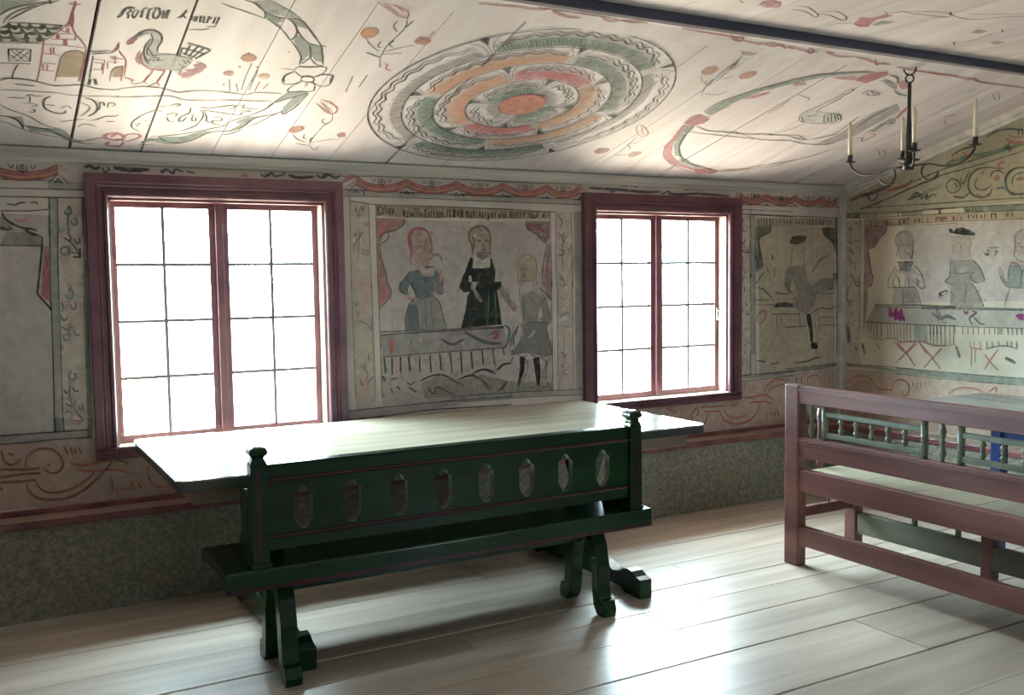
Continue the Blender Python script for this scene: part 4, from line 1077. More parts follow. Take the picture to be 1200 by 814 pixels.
k 9: -121,1806 -119,1776
@ W painted_drapery
f kg .55: -798,1762 -656,1764 -665,1729 -721,1706 -755,1696 -768,1657 -746,1568 -732,1491 -792,1458 -801,1568
~ kg 9: -656,1761 -669,1725 -729,1702 -763,1676 -759,1632 -737,1542 -732,1491
f kg .6: -197,1761 -60,1769 -47,1567 -82,1634 -125,1681 -177,1714
~ kg 9: -197,1761 -177,1714 -125,1681 -87,1655 -77,1608
~ k 8: -793,1568 -771,1516 -784,1472
~ kg 8: -728,1457 -792,1388
f kg .6: -98,1452 -46,1451 -54,1377 -83,1411
@ W painted_hunter
f dark .75: -492,1662 -470,1695 -421,1702 -348,1703 -343,1683 -375,1666 -438,1653 -483,1649
~ k 9: -492,1659 -438,1649 -366,1663 -341,1693
~ k 6: -421,1738 -430,1725
~ brown 7: -474,1646 -478,1567 -491,1502 -526,1428
~ brown 7: -375,1653 -360,1567 -364,1514 -350,1475
k 6: -433,1597 -415,1597
k 6: -397,1598 -379,1599
f coat .5: -491,1502 -364,1501 -345,1454 -544,1456
~ plum 14: -290,1461 -244,1507 -226,1534 -142,1574
~ redv 8: -217,1540 -147,1574
~ brown 14: -650,1580 -646,1542
~ brown 8: -702,1503 -667,1445
~ brown 8: -623,1503 -632,1429
f coat .55: -526,1456 -345,1454 -307,1367 -215,1412 -83,1424 -82,1343 -242,1319 -269,1219 -342,1181 -452,1231 -417,1322 -463,1416 -507,1331 -543,1384
~ brown 14: -517,1416 -503,1350 -462,1323
~ k 5: -344,1354 -307,1334 -233,1319 -120,1313 -72,1329
~ k 6: -130,1341 -97,1350
~ pink 14: -453,1356 -448,1323 -461,1284
~ plum 8: -439,1303 -461,1277
~ pink 18: -358,1374 -352,1255 -347,1195
f dark .75: -639,1232 -604,1261 -542,1266 -461,1254 -461,1231 -559,1234
~ kg 8: -792,1368 -727,1354 -683,1321 -648,1294
~ kg 7: -631,1333 -560,1322 -489,1321
k 4: -791,1285 -630,1284
k 4: -791,1254 -595,1249
~ redv 9: -769,1136 -777,1175 -752,1206 -709,1212 -700,1179 -725,1147 -768,1123
k 5: -647,1190 -406,1183
brown 6: -603,1182 -607,1111
k 6: -402,1210 -396,1110
k 6: -531,1098 -341,1101
f dark .95: -338,1184 -296,1183 -286,1106 -275,998 -298,992 -309,1080 -332,1134
~ k 8: -296,1187 -222,1218
f dark .95: -289,992 -233,983 -228,952 -242,939 -289,951
~ k 5: -268,1159 -248,1078 -238,990
~ kg 6: -286,1126 -275,1018
~ k 4: -222,1211 -220,1050
~ ochre 7: -594,1090 -637,1014 -707,938
~ ochre 7: -576,1090 -558,1036 -503,968 -467,927
~ brown 6: -603,1104 -611,1078
~ redv 12: -568,1175 -563,1132
k 4: -212,1157 -60,1152
k 4: -211,1103 -60,1101
~ kg 7: -222,1225 -137,1209 -61,1227
~ kg 8: -778,891 -703,880
~ kg 7: -656,863 -580,866
~ kg 9: -448,862 -330,863 -240,884 -200,885
~ kg 8: -292,980 -281,951 -241,945
f dark .9: -292,984 -232,970 -231,945 -286,951
~ redv 8: -236,934 -220,890
@ W painted_flowers
~ brown 7: -921,1811 -908,1779 -891,1808
~ brown 7: -891,1758 -899,1726 -874,1732
~ brown 9: -916,1663 -895,1650 -882,1675
~ brown 8: -907,1612 -890,1593 -848,1593 -874,1619
~ brown 6: -899,1568 -907,1504 -881,1453
~ brown 8: -915,1434 -894,1421
~ grey 9: -889,1364 -881,1338
~ brown 8: -880,1274 -863,1242
~ grey 9: -914,1224 -897,1211
~ kg 8: -871,1197 -846,1190
~ brown 6: -923,1377 -914,1205
~ brown 8: -879,1011 -879,986
@ G painted_border
k 5: -153,1815 -156,1421
k 5: -188,1809 -195,1420
f kg .4: -30,1856 -148,1852 -149,1812 -30,1826
k 5: -148,1876 -213,1882 -481,1877 -869,1868
k 5: -89,1852 -279,1843 -467,1837 -623,1836 -869,1833
k 4: -30,1826 -190,1816 -436,1811 -624,1809 -870,1805
k 8: -267,1844 -275,1813
k 8: -448,1839 -456,1806
f green .5: -474,1837 -623,1836 -637,1849 -638,1820 -624,1809 -479,1808
f tan .45: -190,1809 -437,1801 -638,1811 -639,1755 -438,1753 -191,1760
k 4: -191,1760 -438,1753 -871,1742
k 5: -628,1872 -870,1870 -1097,1866 -1303,1862
f green .65: -918,1833 -1097,1833 -1304,1827 -1305,1790 -1098,1796 -930,1802
k 5: -628,1843 -871,1836 -1097,1833 -1304,1827
k 4: -629,1808 -872,1803 -1098,1798 -1305,1792
k 4: -630,1757 -873,1754 -1099,1748 -1306,1743
f tan .45: -629,1808 -872,1800 -1098,1796 -1305,1790 -1306,1743 -1099,1748 -873,1753 -630,1757
k 5: -154,1449 -158,1075
k 5: -190,1449 -192,1076
f green .5: -43,834 -295,834 -454,824 -454,803 -295,814 -43,814
k 5: -38,833 -295,835 -585,838
k 4: -43,792 -295,798 -585,795
k 5: -30,981 -30,653
f green .5: -454,831 -773,832 -1092,835 -1330,839 -1331,802 -1093,794 -773,799 -455,800
k 5: -454,835 -773,835 -1092,836 -1330,839
k 4: -455,797 -773,792 -1093,794 -1331,799
@ G painted_text
brown 12: -235,1790 -240,1764
brown 12: -276,1791 -280,1762
brown 11: -343,1791 -348,1761
brown 10: -367,1793 -371,1760
brown 8: -394,1781 -399,1762
brown 9: -460,1790 -460,1759
brown 8: -460,1789 -479,1789
brown 8: -460,1774 -475,1774
brown 8: -460,1759 -479,1759
brown 9: -492,1788 -492,1758
brown 9: -492,1788 -510,1757
brown 9: -509,1791 -510,1757
brown 8: -520,1790 -539,1791
brown 9: -529,1789 -530,1758
brown 14: -580,1786 -584,1758
brown 14: -609,1788 -614,1760
brown 8: -671,1787 -674,1756
brown 9: -732,1790 -736,1759
brown 8: -735,1789 -753,1779 -736,1774
brown 9: -767,1787 -771,1760
brown 8: -788,1789 -792,1759
brown 8: -791,1786 -809,1773
brown 9: -857,1785 -859,1758
k 8: -745,1834 -774,1803
k 8: -773,1836 -749,1804
brown 11: -731,1788 -735,1762
brown 9: -753,1790 -762,1763
brown 9: -777,1788 -781,1762
brown 9: -804,1786 -808,1763
brown 11: -852,1784 -855,1760
brown 9: -878,1779 -881,1761
brown 9: -904,1778 -908,1760
k 8: -956,1790 -959,1762
k 8: -973,1791 -988,1763 -998,1790
k 8: -1010,1789 -1013,1764
brown 9: -1038,1785 -1041,1762
brown 8: -1060,1786 -1063,1763
k 9: -1104,1786 -1107,1755
k 8: -1131,1786 -1135,1756
k 6: -1105,1783 -1131,1784
brown 14: -1201,1784 -1207,1762
green 12: -1232,1782 -1238,1757
k 6: -746,1835 -768,1804
k 6: -770,1833 -749,1806
k 6: -938,1822 -953,1803 -964,1820
k 6: -981,1819 -987,1801
k 6: -1003,1820 -1009,1802 -1043,1802
@ G painted_drapery
f plum .55: -191,1760 -364,1757 -364,1725 -329,1688 -298,1670 -274,1625 -234,1614 -218,1594 -202,1588
~ plum 12: -359,1790 -364,1744 -353,1713 -314,1682 -298,1663 -274,1625 -226,1610
~ plum 8: -225,1693 -282,1677 -250,1639
~ plum 11: -218,1601 -227,1548 -240,1482 -258,1420
f plum .4: -198,1588 -218,1594 -253,1448 -200,1449
f plum .4: -192,1449 -261,1448 -258,1382 -222,1343 -223,1276 -201,1130 -192,1129
~ plum 8: -261,1435 -254,1376 -230,1356
@ G painted_figure
f skinp .5: -454,1683 -484,1707 -530,1698 -568,1665 -570,1540 -472,1529 -456,1581
~ greenl 16: -441,1556 -456,1606 -439,1651 -454,1695 -507,1712 -552,1691 -569,1653
~ kg 9: -569,1659 -571,1590 -559,1527
~ kg 7: -471,1625 -501,1625
~ kg 7: -524,1623 -554,1622
~ k 4: -516,1617 -513,1589 -528,1585
~ k 4: -502,1570 -536,1571
k 9: -450,1517 -574,1515
f bluegrey .6: -457,1514 -574,1508 -549,1458 -474,1459
~ kg 6: -442,1492 -412,1454 -397,1419
~ kg 6: -586,1492 -623,1457 -642,1417
~ kg 5: -535,1440 -593,1489
f wallc .5: -442,1485 -474,1459 -549,1458 -586,1489 -631,1444 -400,1447
~ kg 6: -400,1446 -382,1359 -437,1356
~ kg 6: -443,1436 -422,1388 -437,1356 -468,1359 -471,1388 -443,1436
~ kg 6: -459,1427 -475,1388
~ kg 6: -638,1444 -662,1363 -633,1350 -595,1388
~ kg 6: -535,1426 -547,1363
kg 6: -468,1355 -588,1358
~ kg 6: -588,1358 -619,1300 -635,1238
f bluegrey .3: -429,1353 -588,1356 -628,1241 -416,1240
kg 5: -498,1350 -500,1248
~ kg 8: -595,1413 -617,1388 -603,1375
@ G painted_figure
f dark .95: -821,1707 -838,1714 -853,1703 -857,1690 -874,1710 -914,1716 -966,1698 -1007,1673 -996,1663 -921,1669 -833,1686
f skinp .45: -857,1667 -967,1662 -969,1570 -959,1529 -866,1532 -862,1594
~ ochre 12: -851,1667 -849,1626 -859,1584 -848,1532
~ ochre 12: -973,1662 -977,1611 -969,1580 -970,1539
k 5: -893,1621 -908,1621
k 5: -919,1623 -934,1622
~ brown 5: -914,1618 -908,1592 -920,1589
redl 6: -894,1572 -920,1572
f coat .6: -845,1522 -993,1521 -1028,1490 -837,1494
~ kg 8: -842,1522 -837,1483
~ kg 8: -993,1518 -1031,1480
f dark .9: -1051,1583 -1071,1557 -1098,1556 -1093,1541 -1071,1542
k 8: -1081,1579 -1098,1561
~ kg 6: -1087,1587 -1158,1587
k 9: -1136,1570 -1150,1560
k 7: -1132,1540 -1142,1560
f coat .65: -837,1494 -1028,1490 -1063,1429 -1072,1393 -1030,1394 -1019,1383 -973,1394 -1008,1358 -1049,1287 -1073,1242 -837,1237 -847,1321 -839,1384 -803,1389 -833,1431
~ kg 8: -1028,1490 -1051,1449 -1074,1399
~ kg 7: -1006,1445 -978,1435 -985,1404 -1019,1383 -1072,1393
~ kg 6: -837,1494 -839,1426 -809,1400 -816,1384 -881,1373
~ kg 7: -879,1477 -880,1441 -972,1445
f skinp .6: -885,1477 -960,1476 -955,1445 -891,1441
~ kg 7: -974,1389 -1008,1358 -1032,1317 -1073,1242
~ kg 6: -951,1378 -947,1286
~ kg 6: -847,1332 -871,1295
~ kg 8: -936,1280 -942,1265
f dark .8: -756,1320 -816,1344 -829,1326 -769,1294
f wallc .9: -784,1318 -814,1331 -817,1323 -787,1310
@ G painted_figure
f skinp .5: -1252,1630 -1267,1663 -1308,1686 -1311,1540 -1270,1537
~ plum 10: -1308,1687 -1272,1668 -1255,1635 -1258,1581 -1249,1532
~ k 5: -1260,1537 -1276,1512 -1312,1499
k 5: -1273,1607 -1289,1607
redl 8: -1284,1582 -1310,1584
~ redv 9: -1230,1477 -1234,1493 -1255,1498 -1282,1487
f greenl .55: -1229,1486 -1313,1485 -1316,1354 -1217,1358 -1178,1408 -1161,1448 -1160,1473 -1182,1468 -1200,1398 -1219,1388 -1220,1437
~ k 6: -1160,1473 -1164,1433 -1195,1378 -1217,1357
~ k 6: -1229,1486 -1220,1437 -1219,1388
~ k 6: -1256,1486 -1287,1471 -1298,1446
~ k 6: -1314,1456 -1299,1437 -1295,1363
f skinp .7: -1155,1473 -1176,1478 -1188,1443 -1172,1423 -1161,1438
~ k 6: -1233,1356 -1213,1294 -1198,1242
k 4: -1217,1357 -1316,1353
@ G painted_table_cloth
f cloth .4: -281,1238 -640,1232 -643,1113 -209,1117
k 7: -281,1239 -635,1243 -882,1239
k 5: -289,1225 -635,1228 -883,1230
k 5: -201,1122 -449,1122 -674,1121 -885,1124
f violet .95: -389,1214 -404,1224 -416,1214 -424,1189 -439,1218 -455,1221 -467,1196 -482,1216 -497,1219 -505,1178 -521,1159 -518,1133 -495,1146 -480,1132 -464,1151 -441,1137 -425,1169 -406,1156 -390,1168
kg 6: -226,1117 -231,1051
kg 6: -250,1118 -253,1045
kg 7: -273,1115 -278,1020
kg 7: -299,1116 -302,1018
kg 7: -331,1117 -337,1023
brown 7: -383,1116 -388,1025
brown 7: -406,1117 -412,1023
brown 7: -434,1116 -439,1018
brown 7: -458,1117 -462,1016
brown 7: -484,1116 -488,1011
brown 7: -510,1117 -514,1009
brown 7: -533,1118 -537,1007
brown 7: -559,1117 -564,1008
f greenl .5: -586,1117 -681,1119 -690,1011 -588,1009
kg 7: -706,1118 -711,1015
kg 7: -730,1119 -734,1004
kg 7: -753,1120 -759,1002
kg 7: -781,1119 -787,1001
kg 7: -813,1120 -817,999
brown 7: -844,1120 -848,1004
brown 7: -871,1121 -875,1009
~ redl 7: -211,1030 -309,1011 -373,1021 -435,1024 -482,1007 -558,1008 -625,1014 -676,1014 -734,1001 -812,996 -887,1012
~ grey 20: -744,1209 -773,1185 -759,1148
~ violet 8: -744,1215 -772,1222
~ k 6: -787,1149 -809,1137 -826,1147
~ redl 10: -443,1002 -506,947 -544,928
~ redl 10: -617,1004 -559,957 -529,927
~ redl 10: -629,1005 -670,957 -699,937
~ redl 10: -791,983 -749,941
~ ochre 9: -293,987 -326,950
f cloth .4: -640,1230 -1319,1232 -1322,1127 -643,1120
k 6: -640,1234 -942,1236 -1319,1234
k 6: -640,1222 -943,1226 -1319,1227
k 5: -643,1120 -945,1120 -1322,1124
~ violet 14: -937,1218 -955,1198 -966,1216
~ kg 12: -995,1214 -1023,1205 -978,1173 -997,1132
~ kg 9: -1001,1184 -1047,1144 -1081,1140
f violet .95: -1268,1196 -1289,1207 -1320,1207 -1321,1168 -1295,1172
~ grey 22: -716,1197 -778,1167 -826,1179 -886,1160
kg 7: -705,1116 -710,1061
kg 7: -730,1117 -734,1062
kg 7: -755,1116 -759,1063
kg 6: -782,1117 -786,1064
ochre 7: -809,1118 -812,1065
ochre 7: -845,1117 -848,1067
kg 6: -881,1118 -883,1069
redl 7: -934,1119 -936,1071
redl 7: -968,1120 -970,1072
redl 8: -1003,1120 -1005,1074
redl 7: -1036,1121 -1039,1075
ochre 8: -1076,1121 -1078,1077
ochre 8: -1109,1121 -1111,1079
ochre 8: -1142,1122 -1144,1080
f greenl .5: -1158,1120 -1196,1121 -1197,1083 -1159,1081
k 8: -1225,1122 -1228,1084
k 8: -1252,1122 -1254,1085
k 8: -1280,1122 -1282,1086
k 8: -1309,1123 -1312,1088
~ redl 12: -468,992 -535,934 -601,856
~ redl 10: -606,1013 -526,933 -454,866
~ redl 12: -625,1014 -717,925 -787,850
~ redl 10: -792,976 -717,905 -664,847
~ redl 10: -1170,998 -1117,925 -1084,872
~ redl 10: -1082,961 -1131,907 -1173,873
~ redl 9: -451,991 -533,1009 -661,1016
~ kg 7: -653,1012 -739,993 -822,1001
~ redl 8: -983,997 -1067,989
~ kg 7: -1088,990 -1129,1005 -1210,1019 -1289,1005
brown 7: -997,994 -996,885
brown 6: -1022,996 -1020,906
kg 7: -1222,1044 -1226,1020
kg 8: -1249,1046 -1253,1012
kg 8: -1281,1047 -1284,1011
ochre 7: -982,1032 -990,1000
ochre 7: -1010,1033 -1015,998
ochre 7: -1052,1036 -1057,994
kg 7: -1094,1038 -1098,1000
kg 7: -1128,1039 -1132,1008
kg 7: -1169,1042 -1173,1017
~ kg 20: -1211,950 -1278,924
~ grey 20: -889,1001 -919,931
@ G painted_flowers
~ brown 9: -44,1768 -57,1740 -82,1766
~ kg 12: -111,1791 -124,1773
~ brown 9: -41,1674 -75,1652 -109,1671 -143,1666
~ brown 9: -42,1603 -85,1598 -102,1578
~ olive 24: -60,1552 -86,1511
~ brown 8: -107,1531 -116,1470
~ olive 20: -70,1444 -79,1421
~ brown 6: -74,1766 -67,1646 -94,1565
~ kg 7: -87,1450 -100,1389
~ kg 9: -113,1409 -122,1369 -143,1366 -142,1436
~ brown 9: -38,1267 -73,1254 -107,1268
~ brown 9: -74,1193 -99,1174
~ grey 30: -49,1097 -68,1017 -60,975
~ olive 26: -119,978 -137,925
~ grey 24: -178,981 -204,907
~ brown 7: -63,1362 -47,1281 -82,1227
@ G painted_scrollwork
~ redl 10: -54,702 -90,734 -154,758 -226,757 -270,728 -306,688
~ redl 9: -96,665 -146,710 -199,722 -253,709
~ redl 10: -426,682 -433,725 -466,756 -515,760 -553,736 -558,688 -534,661 -505,669 -513,690
redl 10: -306,685 -425,686
~ redl 10: -456,748 -497,762 -542,748 -559,709 -544,669 -511,663 -506,686
redl 8: -578,765 -591,725
redl 8: -617,755 -619,714
redl 8: -646,754 -651,717
redl 7: -674,757 -678,740
~ redl 10: -843,696 -880,729 -938,749 -1003,753 -1052,745 -1077,738
~ redl 12: -1115,742 -1159,771 -1163,740
@ G painted_gable_scroll
~ kg 8: -433,1988 -621,2034 -799,2078 -1002,2111 -1151,2133 -1296,2162
~ green 26: -799,2104 -935,2130 -1087,2135 -1296,2164
~ kg 7: -434,1951 -585,1993 -753,2037 -936,2064 -1088,2087 -1297,2125
~ kg 10: -832,2150 -911,2181 -989,2186
~ kg 9: -1064,2230 -1127,2255 -1209,2258 -1294,2237
~ redl 20: -1190,2204 -1232,2178 -1295,2172
~ redl 9: -1200,2222 -1251,2205 -1294,2209
redl 8: -833,2120 -855,2157
redl 8: -862,2122 -878,2160
~ redl 16: -912,2161 -957,2126 -979,2153
~ pink 12: -1098,2149 -1128,2183 -1159,2198
k 5: -1171,2159 -1223,2134
k 5: -1181,2172 -1213,2130
k 5: -1196,2175 -1223,2143
k 5: -1221,2186 -1171,2140
kg 7: -1260,2251 -1266,2217
kg 7: -1280,2253 -1288,2215
~ kg 9: -801,1982 -835,2009 -882,1995 -899,1953 -860,1927 -814,1940 -801,1982
~ kg 7: -853,1987 -877,1965 -860,1947
~ kg 8: -898,2013 -916,1972 -938,2009 -959,2047
~ kg 10: -962,1918 -918,1892 -849,1907
~ kg 11: -1093,1907 -1050,1882 -996,1896 -956,1938 -955,1998 -992,2043 -1057,2056 -1132,2044
~ plum 12: -1006,1905 -1050,1884 -1093,1898 -1108,1935
~ kg 8: -1015,2002 -994,1965 -1017,1933 -1071,1929 -1102,1955
~ redl 16: -1036,2019 -1057,2037
~ redl 20: -1117,1992 -1133,1981 -1146,1990 -1133,2000
~ kg 9: -1091,1995 -1111,2027 -1153,2027 -1185,2005
~ kg 15: -1299,2031 -1236,2028 -1196,1994 -1192,1947 -1219,1897 -1280,1883 -1303,1885
~ kg 8: -1300,2003 -1257,1998 -1232,1972 -1238,1924
~ redl 14: -1153,2046 -1142,2067 -1183,2072
~ redl 18: -1257,1969 -1301,1970
~ plum 10: -1132,2044 -1184,2038
~ kg 7: -524,1907 -586,1949 -623,1936 -672,1942
~ kg 7: -537,1911 -599,1922 -635,1935 -624,1904 -672,1926 -660,1902 -720,1928 -732,1906
~ greenl 22: -766,1975 -707,1960 -635,1945
~ plum 18: -433,1994 -510,1998 -559,2035
~ bluegrey 14: -1124,1924 -1176,1929 -1219,1897
~ kg 9: -66,1941 -260,1987 -432,2026
~ plum 22: -66,1936 -150,1963 -260,1976 -393,2008
~ plum 14: -192,1970 -248,1922 -301,1962
~ redl 22: -367,1978 -445,1987 -509,2008
~ kg 8: -165,1950 -206,1969 -220,1935
kg 6: -207,1881 -394,1933 -547,1979 -747,2028
kg 5: -152,1879 -342,1920
~ kg 6: -530,1906 -610,1947 -548,1910 -622,1936 -610,1916 -671,1932 -659,1912 -719,1928 -732,1911
@ S painted_wreath
~ kg 6: -4439,1386 -4402,1368 -4347,1348 -4278,1319
~ kg 5: -4295,1442 -4260,1424 -4210,1392 -4154,1345
~ kg 9: -4371,1423 -4339,1414 -4313,1390 -4285,1356 -4278,1319
f gshade .5: -4341,1424 -4298,1441 -4211,1395 -4158,1348 -4211,1346 -4263,1354 -4289,1362 -4314,1397
~ kg 12: -4286,1359 -4244,1338 -4209,1336
f gshade .75: -4284,1356 -4238,1339 -4211,1317 -4227,1299 -4196,1262 -4271,1317
~ kg 7: -4271,1320 -4216,1272 -4179,1228 -4151,1185
~ kg 9: -4206,1340 -4173,1312 -4148,1266 -4141,1222 -4149,1185
~ kg 10: -4199,1341 -4156,1338 -4118,1295 -4075,1237 -4027,1169
f gshade .6: -4191,1336 -4150,1332 -4105,1276 -4130,1285 -4154,1294
~ kg 8: -4146,1266 -4118,1220 -4076,1178 -4022,1167
f gshade .75: -4136,1231 -4101,1200 -4075,1175 -4050,1099 -4063,1029 -4085,1092 -4140,1191
~ kg 8: -4145,1182 -4099,1113 -4074,1061 -4065,1003
~ kg 10: -4073,1167 -4051,1115 -4043,1067 -4059,1013
f gshade .75: -4070,1172 -4026,1166 -3985,1046 -4014,1048 -4040,1085
~ kg 9: -4026,1166 -4000,1094 -3976,1022
~ kg 8: -4039,1068 -4006,1024 -3970,1010
~ kg 8: -4065,994 -4021,995 -3971,1014
k 6: -4027,1169 -4009,1172
~ kg 7: -4040,760 -4064,678 -4090,582 -4139,505 -4200,436 -4230,376
f gshade .85: -4045,764 -3991,780 -3958,767 -3978,643 -4003,545 -4023,604 -4007,718 -4064,647 -4047,740
~ kg 9: -3957,762 -3970,644 -3986,579 -4003,539 -4022,583
~ kg 8: -3962,766 -4013,707 -4072,646 -4091,571
f gshade .9: -4185,427 -4137,495 -4103,495 -4140,380 -4192,321 -4158,399
~ kg 9: -4016,563 -4050,526 -4094,497 -4120,460 -4140,380 -4177,329 -4216,312
~ kg 6: -4018,568 -4053,504 -4093,421 -4123,383
~ grey 10: -4209,278 -4171,302 -4135,358
f gshade .9: -4504,176 -4452,218 -4378,229 -4287,312 -4260,305 -4329,191 -4390,146 -4443,162
f gshade .75: -4536,137 -4503,199 -4464,193 -4519,139
~ kg 7: -4198,393 -4270,337 -4344,280 -4437,232 -4504,210
~ kg 8: -4183,322 -4263,299 -4329,191 -4406,144 -4486,167 -4532,137
~ kg 7: -4468,216 -4427,164 -4366,162
~ kg 5: -4537,113 -4468,129
~ pink 20: -4659,186 -4639,223 -4613,204 -4606,172
~ pink 14: -4608,194 -4592,225 -4556,230 -4544,204 -4568,166 -4598,139
~ redv 18: -4647,143 -4621,164 -4603,150
~ pink 14: -4649,85 -4623,77 -4606,103 -4606,138
~ pink 18: -4632,235 -4668,218 -4686,193 -4671,162 -4622,147
~ pink 16: -4616,90 -4659,84 -4669,105 -4659,130
~ kg 7: -5086,446 -5050,401 -5015,378 -4978,345 -4932,282 -4878,239
~ kg 6: -5084,287 -5048,263 -4999,214 -4935,176 -4873,153 -4829,127
f gshade .8: -5063,330 -5007,345 -4994,262 -5000,219 -5020,298
~ kg 10: -5084,337 -5049,333 -5020,298 -5004,250 -4998,219
f gshade .75: -4990,262 -4938,240 -4878,239 -4834,137 -4898,193 -4973,202
~ kg 9: -5001,250 -4938,234 -4889,237
~ kg 9: -4930,236 -4884,206 -4843,158 -4817,118
f gshade .75: -4887,258 -4840,224 -4811,141 -4778,123 -4753,99 -4808,108 -4852,179
~ kg 8: -4810,130 -4759,126 -4718,155 -4691,170
~ kg 6: -4816,106 -4756,98 -4713,99
f gshade .85: -5095,1240 -4983,1268 -5038,1217 -5077,1175 -5094,1151
~ kg 10: -5094,1145 -5072,1183 -5038,1217 -4988,1248 -4951,1264
~ kg 7: -5071,1114 -5048,1149 -5009,1205 -4971,1246 -4926,1280
~ kg 7: -5085,1094 -5068,1145 -5038,1191 -4993,1234
~ kg 9: -4955,1276 -4951,1251
@ S painted_bow
~ kg 7: -4073,953 -4063,986 -4020,991 -3969,1006 -3952,992 -3954,947 -3977,915 -4029,909 -4062,942 -4073,953
~ kg 7: -4071,945 -4093,909 -4093,864 -4078,854
~ kg 7: -3975,920 -3948,939 -3910,938 -3903,889
k 5: -4107,960 -4074,958
~ pink 5: -4125,956 -4107,960
~ kg 6: -4025,896 -4006,914 -3973,902
~ kg 7: -4024,883 -4023,909 -4002,920 -3976,899 -3971,874 -3991,863 -4013,868 -4024,883
~ kg 7: -3979,911 -3956,942 -3916,944 -3904,927 -3898,861 -3918,837 -3945,845 -3974,873
~ kg 7: -4066,939 -4090,902 -4090,850 -4069,827 -4038,840 -4017,871
~ kg 7: -4014,858 -4042,813 -4044,765 -3990,775 -3950,783 -3946,811 -3963,855 -3991,863
k 4: -3995,855 -3987,817
k 4: -3990,857 -3982,831
k 4: -4092,889 -4083,845
k 4: -3915,931 -3900,874
@ S painted_lettering
~ k 11: -4748,1212 -4739,1228 -4732,1263 -4725,1283
~ k 9: -4725,1285 -4710,1288 -4701,1284
~ k 8: -4725,1281 -4712,1275 -4713,1261 -4721,1249
~ k 9: -4721,1252 -4715,1237 -4714,1214
~ k 8: -4699,1275 -4704,1247 -4697,1221 -4691,1243 -4688,1271 -4698,1275
k 10: -4675,1281 -4675,1230
~ k 8: -4676,1284 -4669,1295 -4663,1297
k 10: -4656,1292 -4655,1228
~ k 7: -4655,1224 -4643,1227
~ k 7: -4657,1295 -4646,1294
~ k 9: -4635,1297 -4640,1269 -4636,1239 -4625,1239 -4619,1267 -4625,1296 -4635,1297
~ k 7: -4645,1298 -4632,1308 -4621,1300
k 9: -4609,1290 -4607,1239
~ k 7: -4616,1288 -4609,1290
k 9: -4594,1297 -4595,1242
~ k 7: -4600,1245 -4598,1293 -4589,1298
~ k 8: -4563,1257 -4551,1263 -4543,1293 -4539,1314
k 7: -4547,1278 -4534,1260
k 7: -4515,1282 -4513,1252
k 8: -4505,1281 -4503,1243
k 6: -4498,1280 -4497,1245
k 9: -4488,1286 -4484,1241
k 8: -4476,1285 -4473,1242
k 6: -4473,1242 -4465,1245
k 9: -4462,1292 -4461,1243
~ k 6: -4462,1288 -4452,1284 -4456,1269
k 8: -4440,1290 -4440,1244
k 8: -4428,1293 -4429,1240
~ k 6: -4457,1219 -4434,1222 -4426,1237
~ grey 6: -4511,1184 -4472,1190 -4444,1204
@ S painted_house
f dark .9: -5076,1082 -5070,1107 -4905,1123 -4915,1086 -4968,988 -5007,971 -5047,973 -5092,963 -5093,1065
f wallc .9: -5067,1101 -5056,1108 -5041,1104 -5044,1087 -5058,1087
f wallc .9: -5035,1106 -5015,1111 -5009,1098 -5020,1085 -5030,1090
f wallc .9: -5003,1107 -4982,1112 -4973,1107 -4981,1091 -4995,1093
f wallc .9: -4958,1114 -4938,1119 -4928,1109 -4945,1094 -4956,1098
f wallc .9: -5093,1061 -5075,1065 -5067,1057 -5081,1043 -5093,1044
f wallc .9: -5064,1065 -5049,1054 -5033,1075 -5035,1047 -5051,1036 -5062,1048
f wallc .9: -5027,1077 -5010,1063 -4993,1085 -4995,1057 -5016,1045
f wallc .9: -4987,1086 -4972,1073 -4954,1091 -4956,1062 -4974,1054
f wallc .9: -4948,1085 -4930,1082 -4912,1094 -4923,1070 -4938,1063
f wallc .9: -5093,1023 -5078,1016 -5065,1030 -5066,1005 -5086,1000
f wallc .9: -5059,1028 -5039,1025 -5019,1041 -5022,1004 -5044,999
f wallc .9: -5012,1031 -4994,1029 -4978,1039 -4981,1014 -5002,1005
f wallc .9: -4972,1048 -4951,1031 -4931,1054 -4945,1018 -4963,1018
f wallc .9: -5086,986 -5071,989 -5055,989 -5065,971 -5083,969
f wallc .9: -5047,991 -5029,995 -5015,984 -5032,979
f wallc .9: -5007,1001 -4987,1009 -4980,992 -5001,976
k 5: -5092,956 -5016,969 -4966,977
k 5: -5090,800 -5027,811 -4995,814
~ k 6: -5033,802 -5043,756 -5050,680
~ k 6: -5088,672 -5069,684 -5024,689 -4964,680
k 7: -5065,914 -4996,926 -4996,836 -5062,825 -5065,914
k 4: -5058,908 -5015,841
k 4: -5042,912 -5000,852
k 4: -5018,917 -5056,840
k 4: -4999,914 -5034,833
k 4: -5057,871 -5037,832
f tan .85: -4898,866 -4891,907 -4874,938 -4852,946 -4831,935 -4823,906 -4821,851 -4833,740 -4909,724
~ brown 7: -4907,688 -4902,818 -4899,882 -4888,919 -4868,943 -4845,948 -4828,932 -4823,906 -4825,817 -4830,704
redv 6: -4959,997 -4960,884 -4962,789 -4967,676
~ redv 8: -4904,1113 -4891,1144 -4886,1209 -4881,1256 -4882,1275
~ redv 8: -4885,1248 -4879,1164 -4878,1116 -4864,1069 -4842,1024 -4821,972
f redv .7: -4904,1109 -4891,1140 -4887,1195 -4882,1256 -4879,1197 -4879,1153 -4880,1119
redv 8: -4899,1267 -4864,1272
redv 8: -4882,1288 -4880,1256
redv 5: -4915,1086 -4883,1072
redv 5: -4904,1106 -4936,1038 -4962,993
redv 5: -4931,1057 -4867,1069
redv 5: -4938,1016 -4861,1027
redv 5: -4958,975 -4895,978 -4825,975
redv 5: -4955,904 -4904,904
redv 5: -4957,830 -4912,831
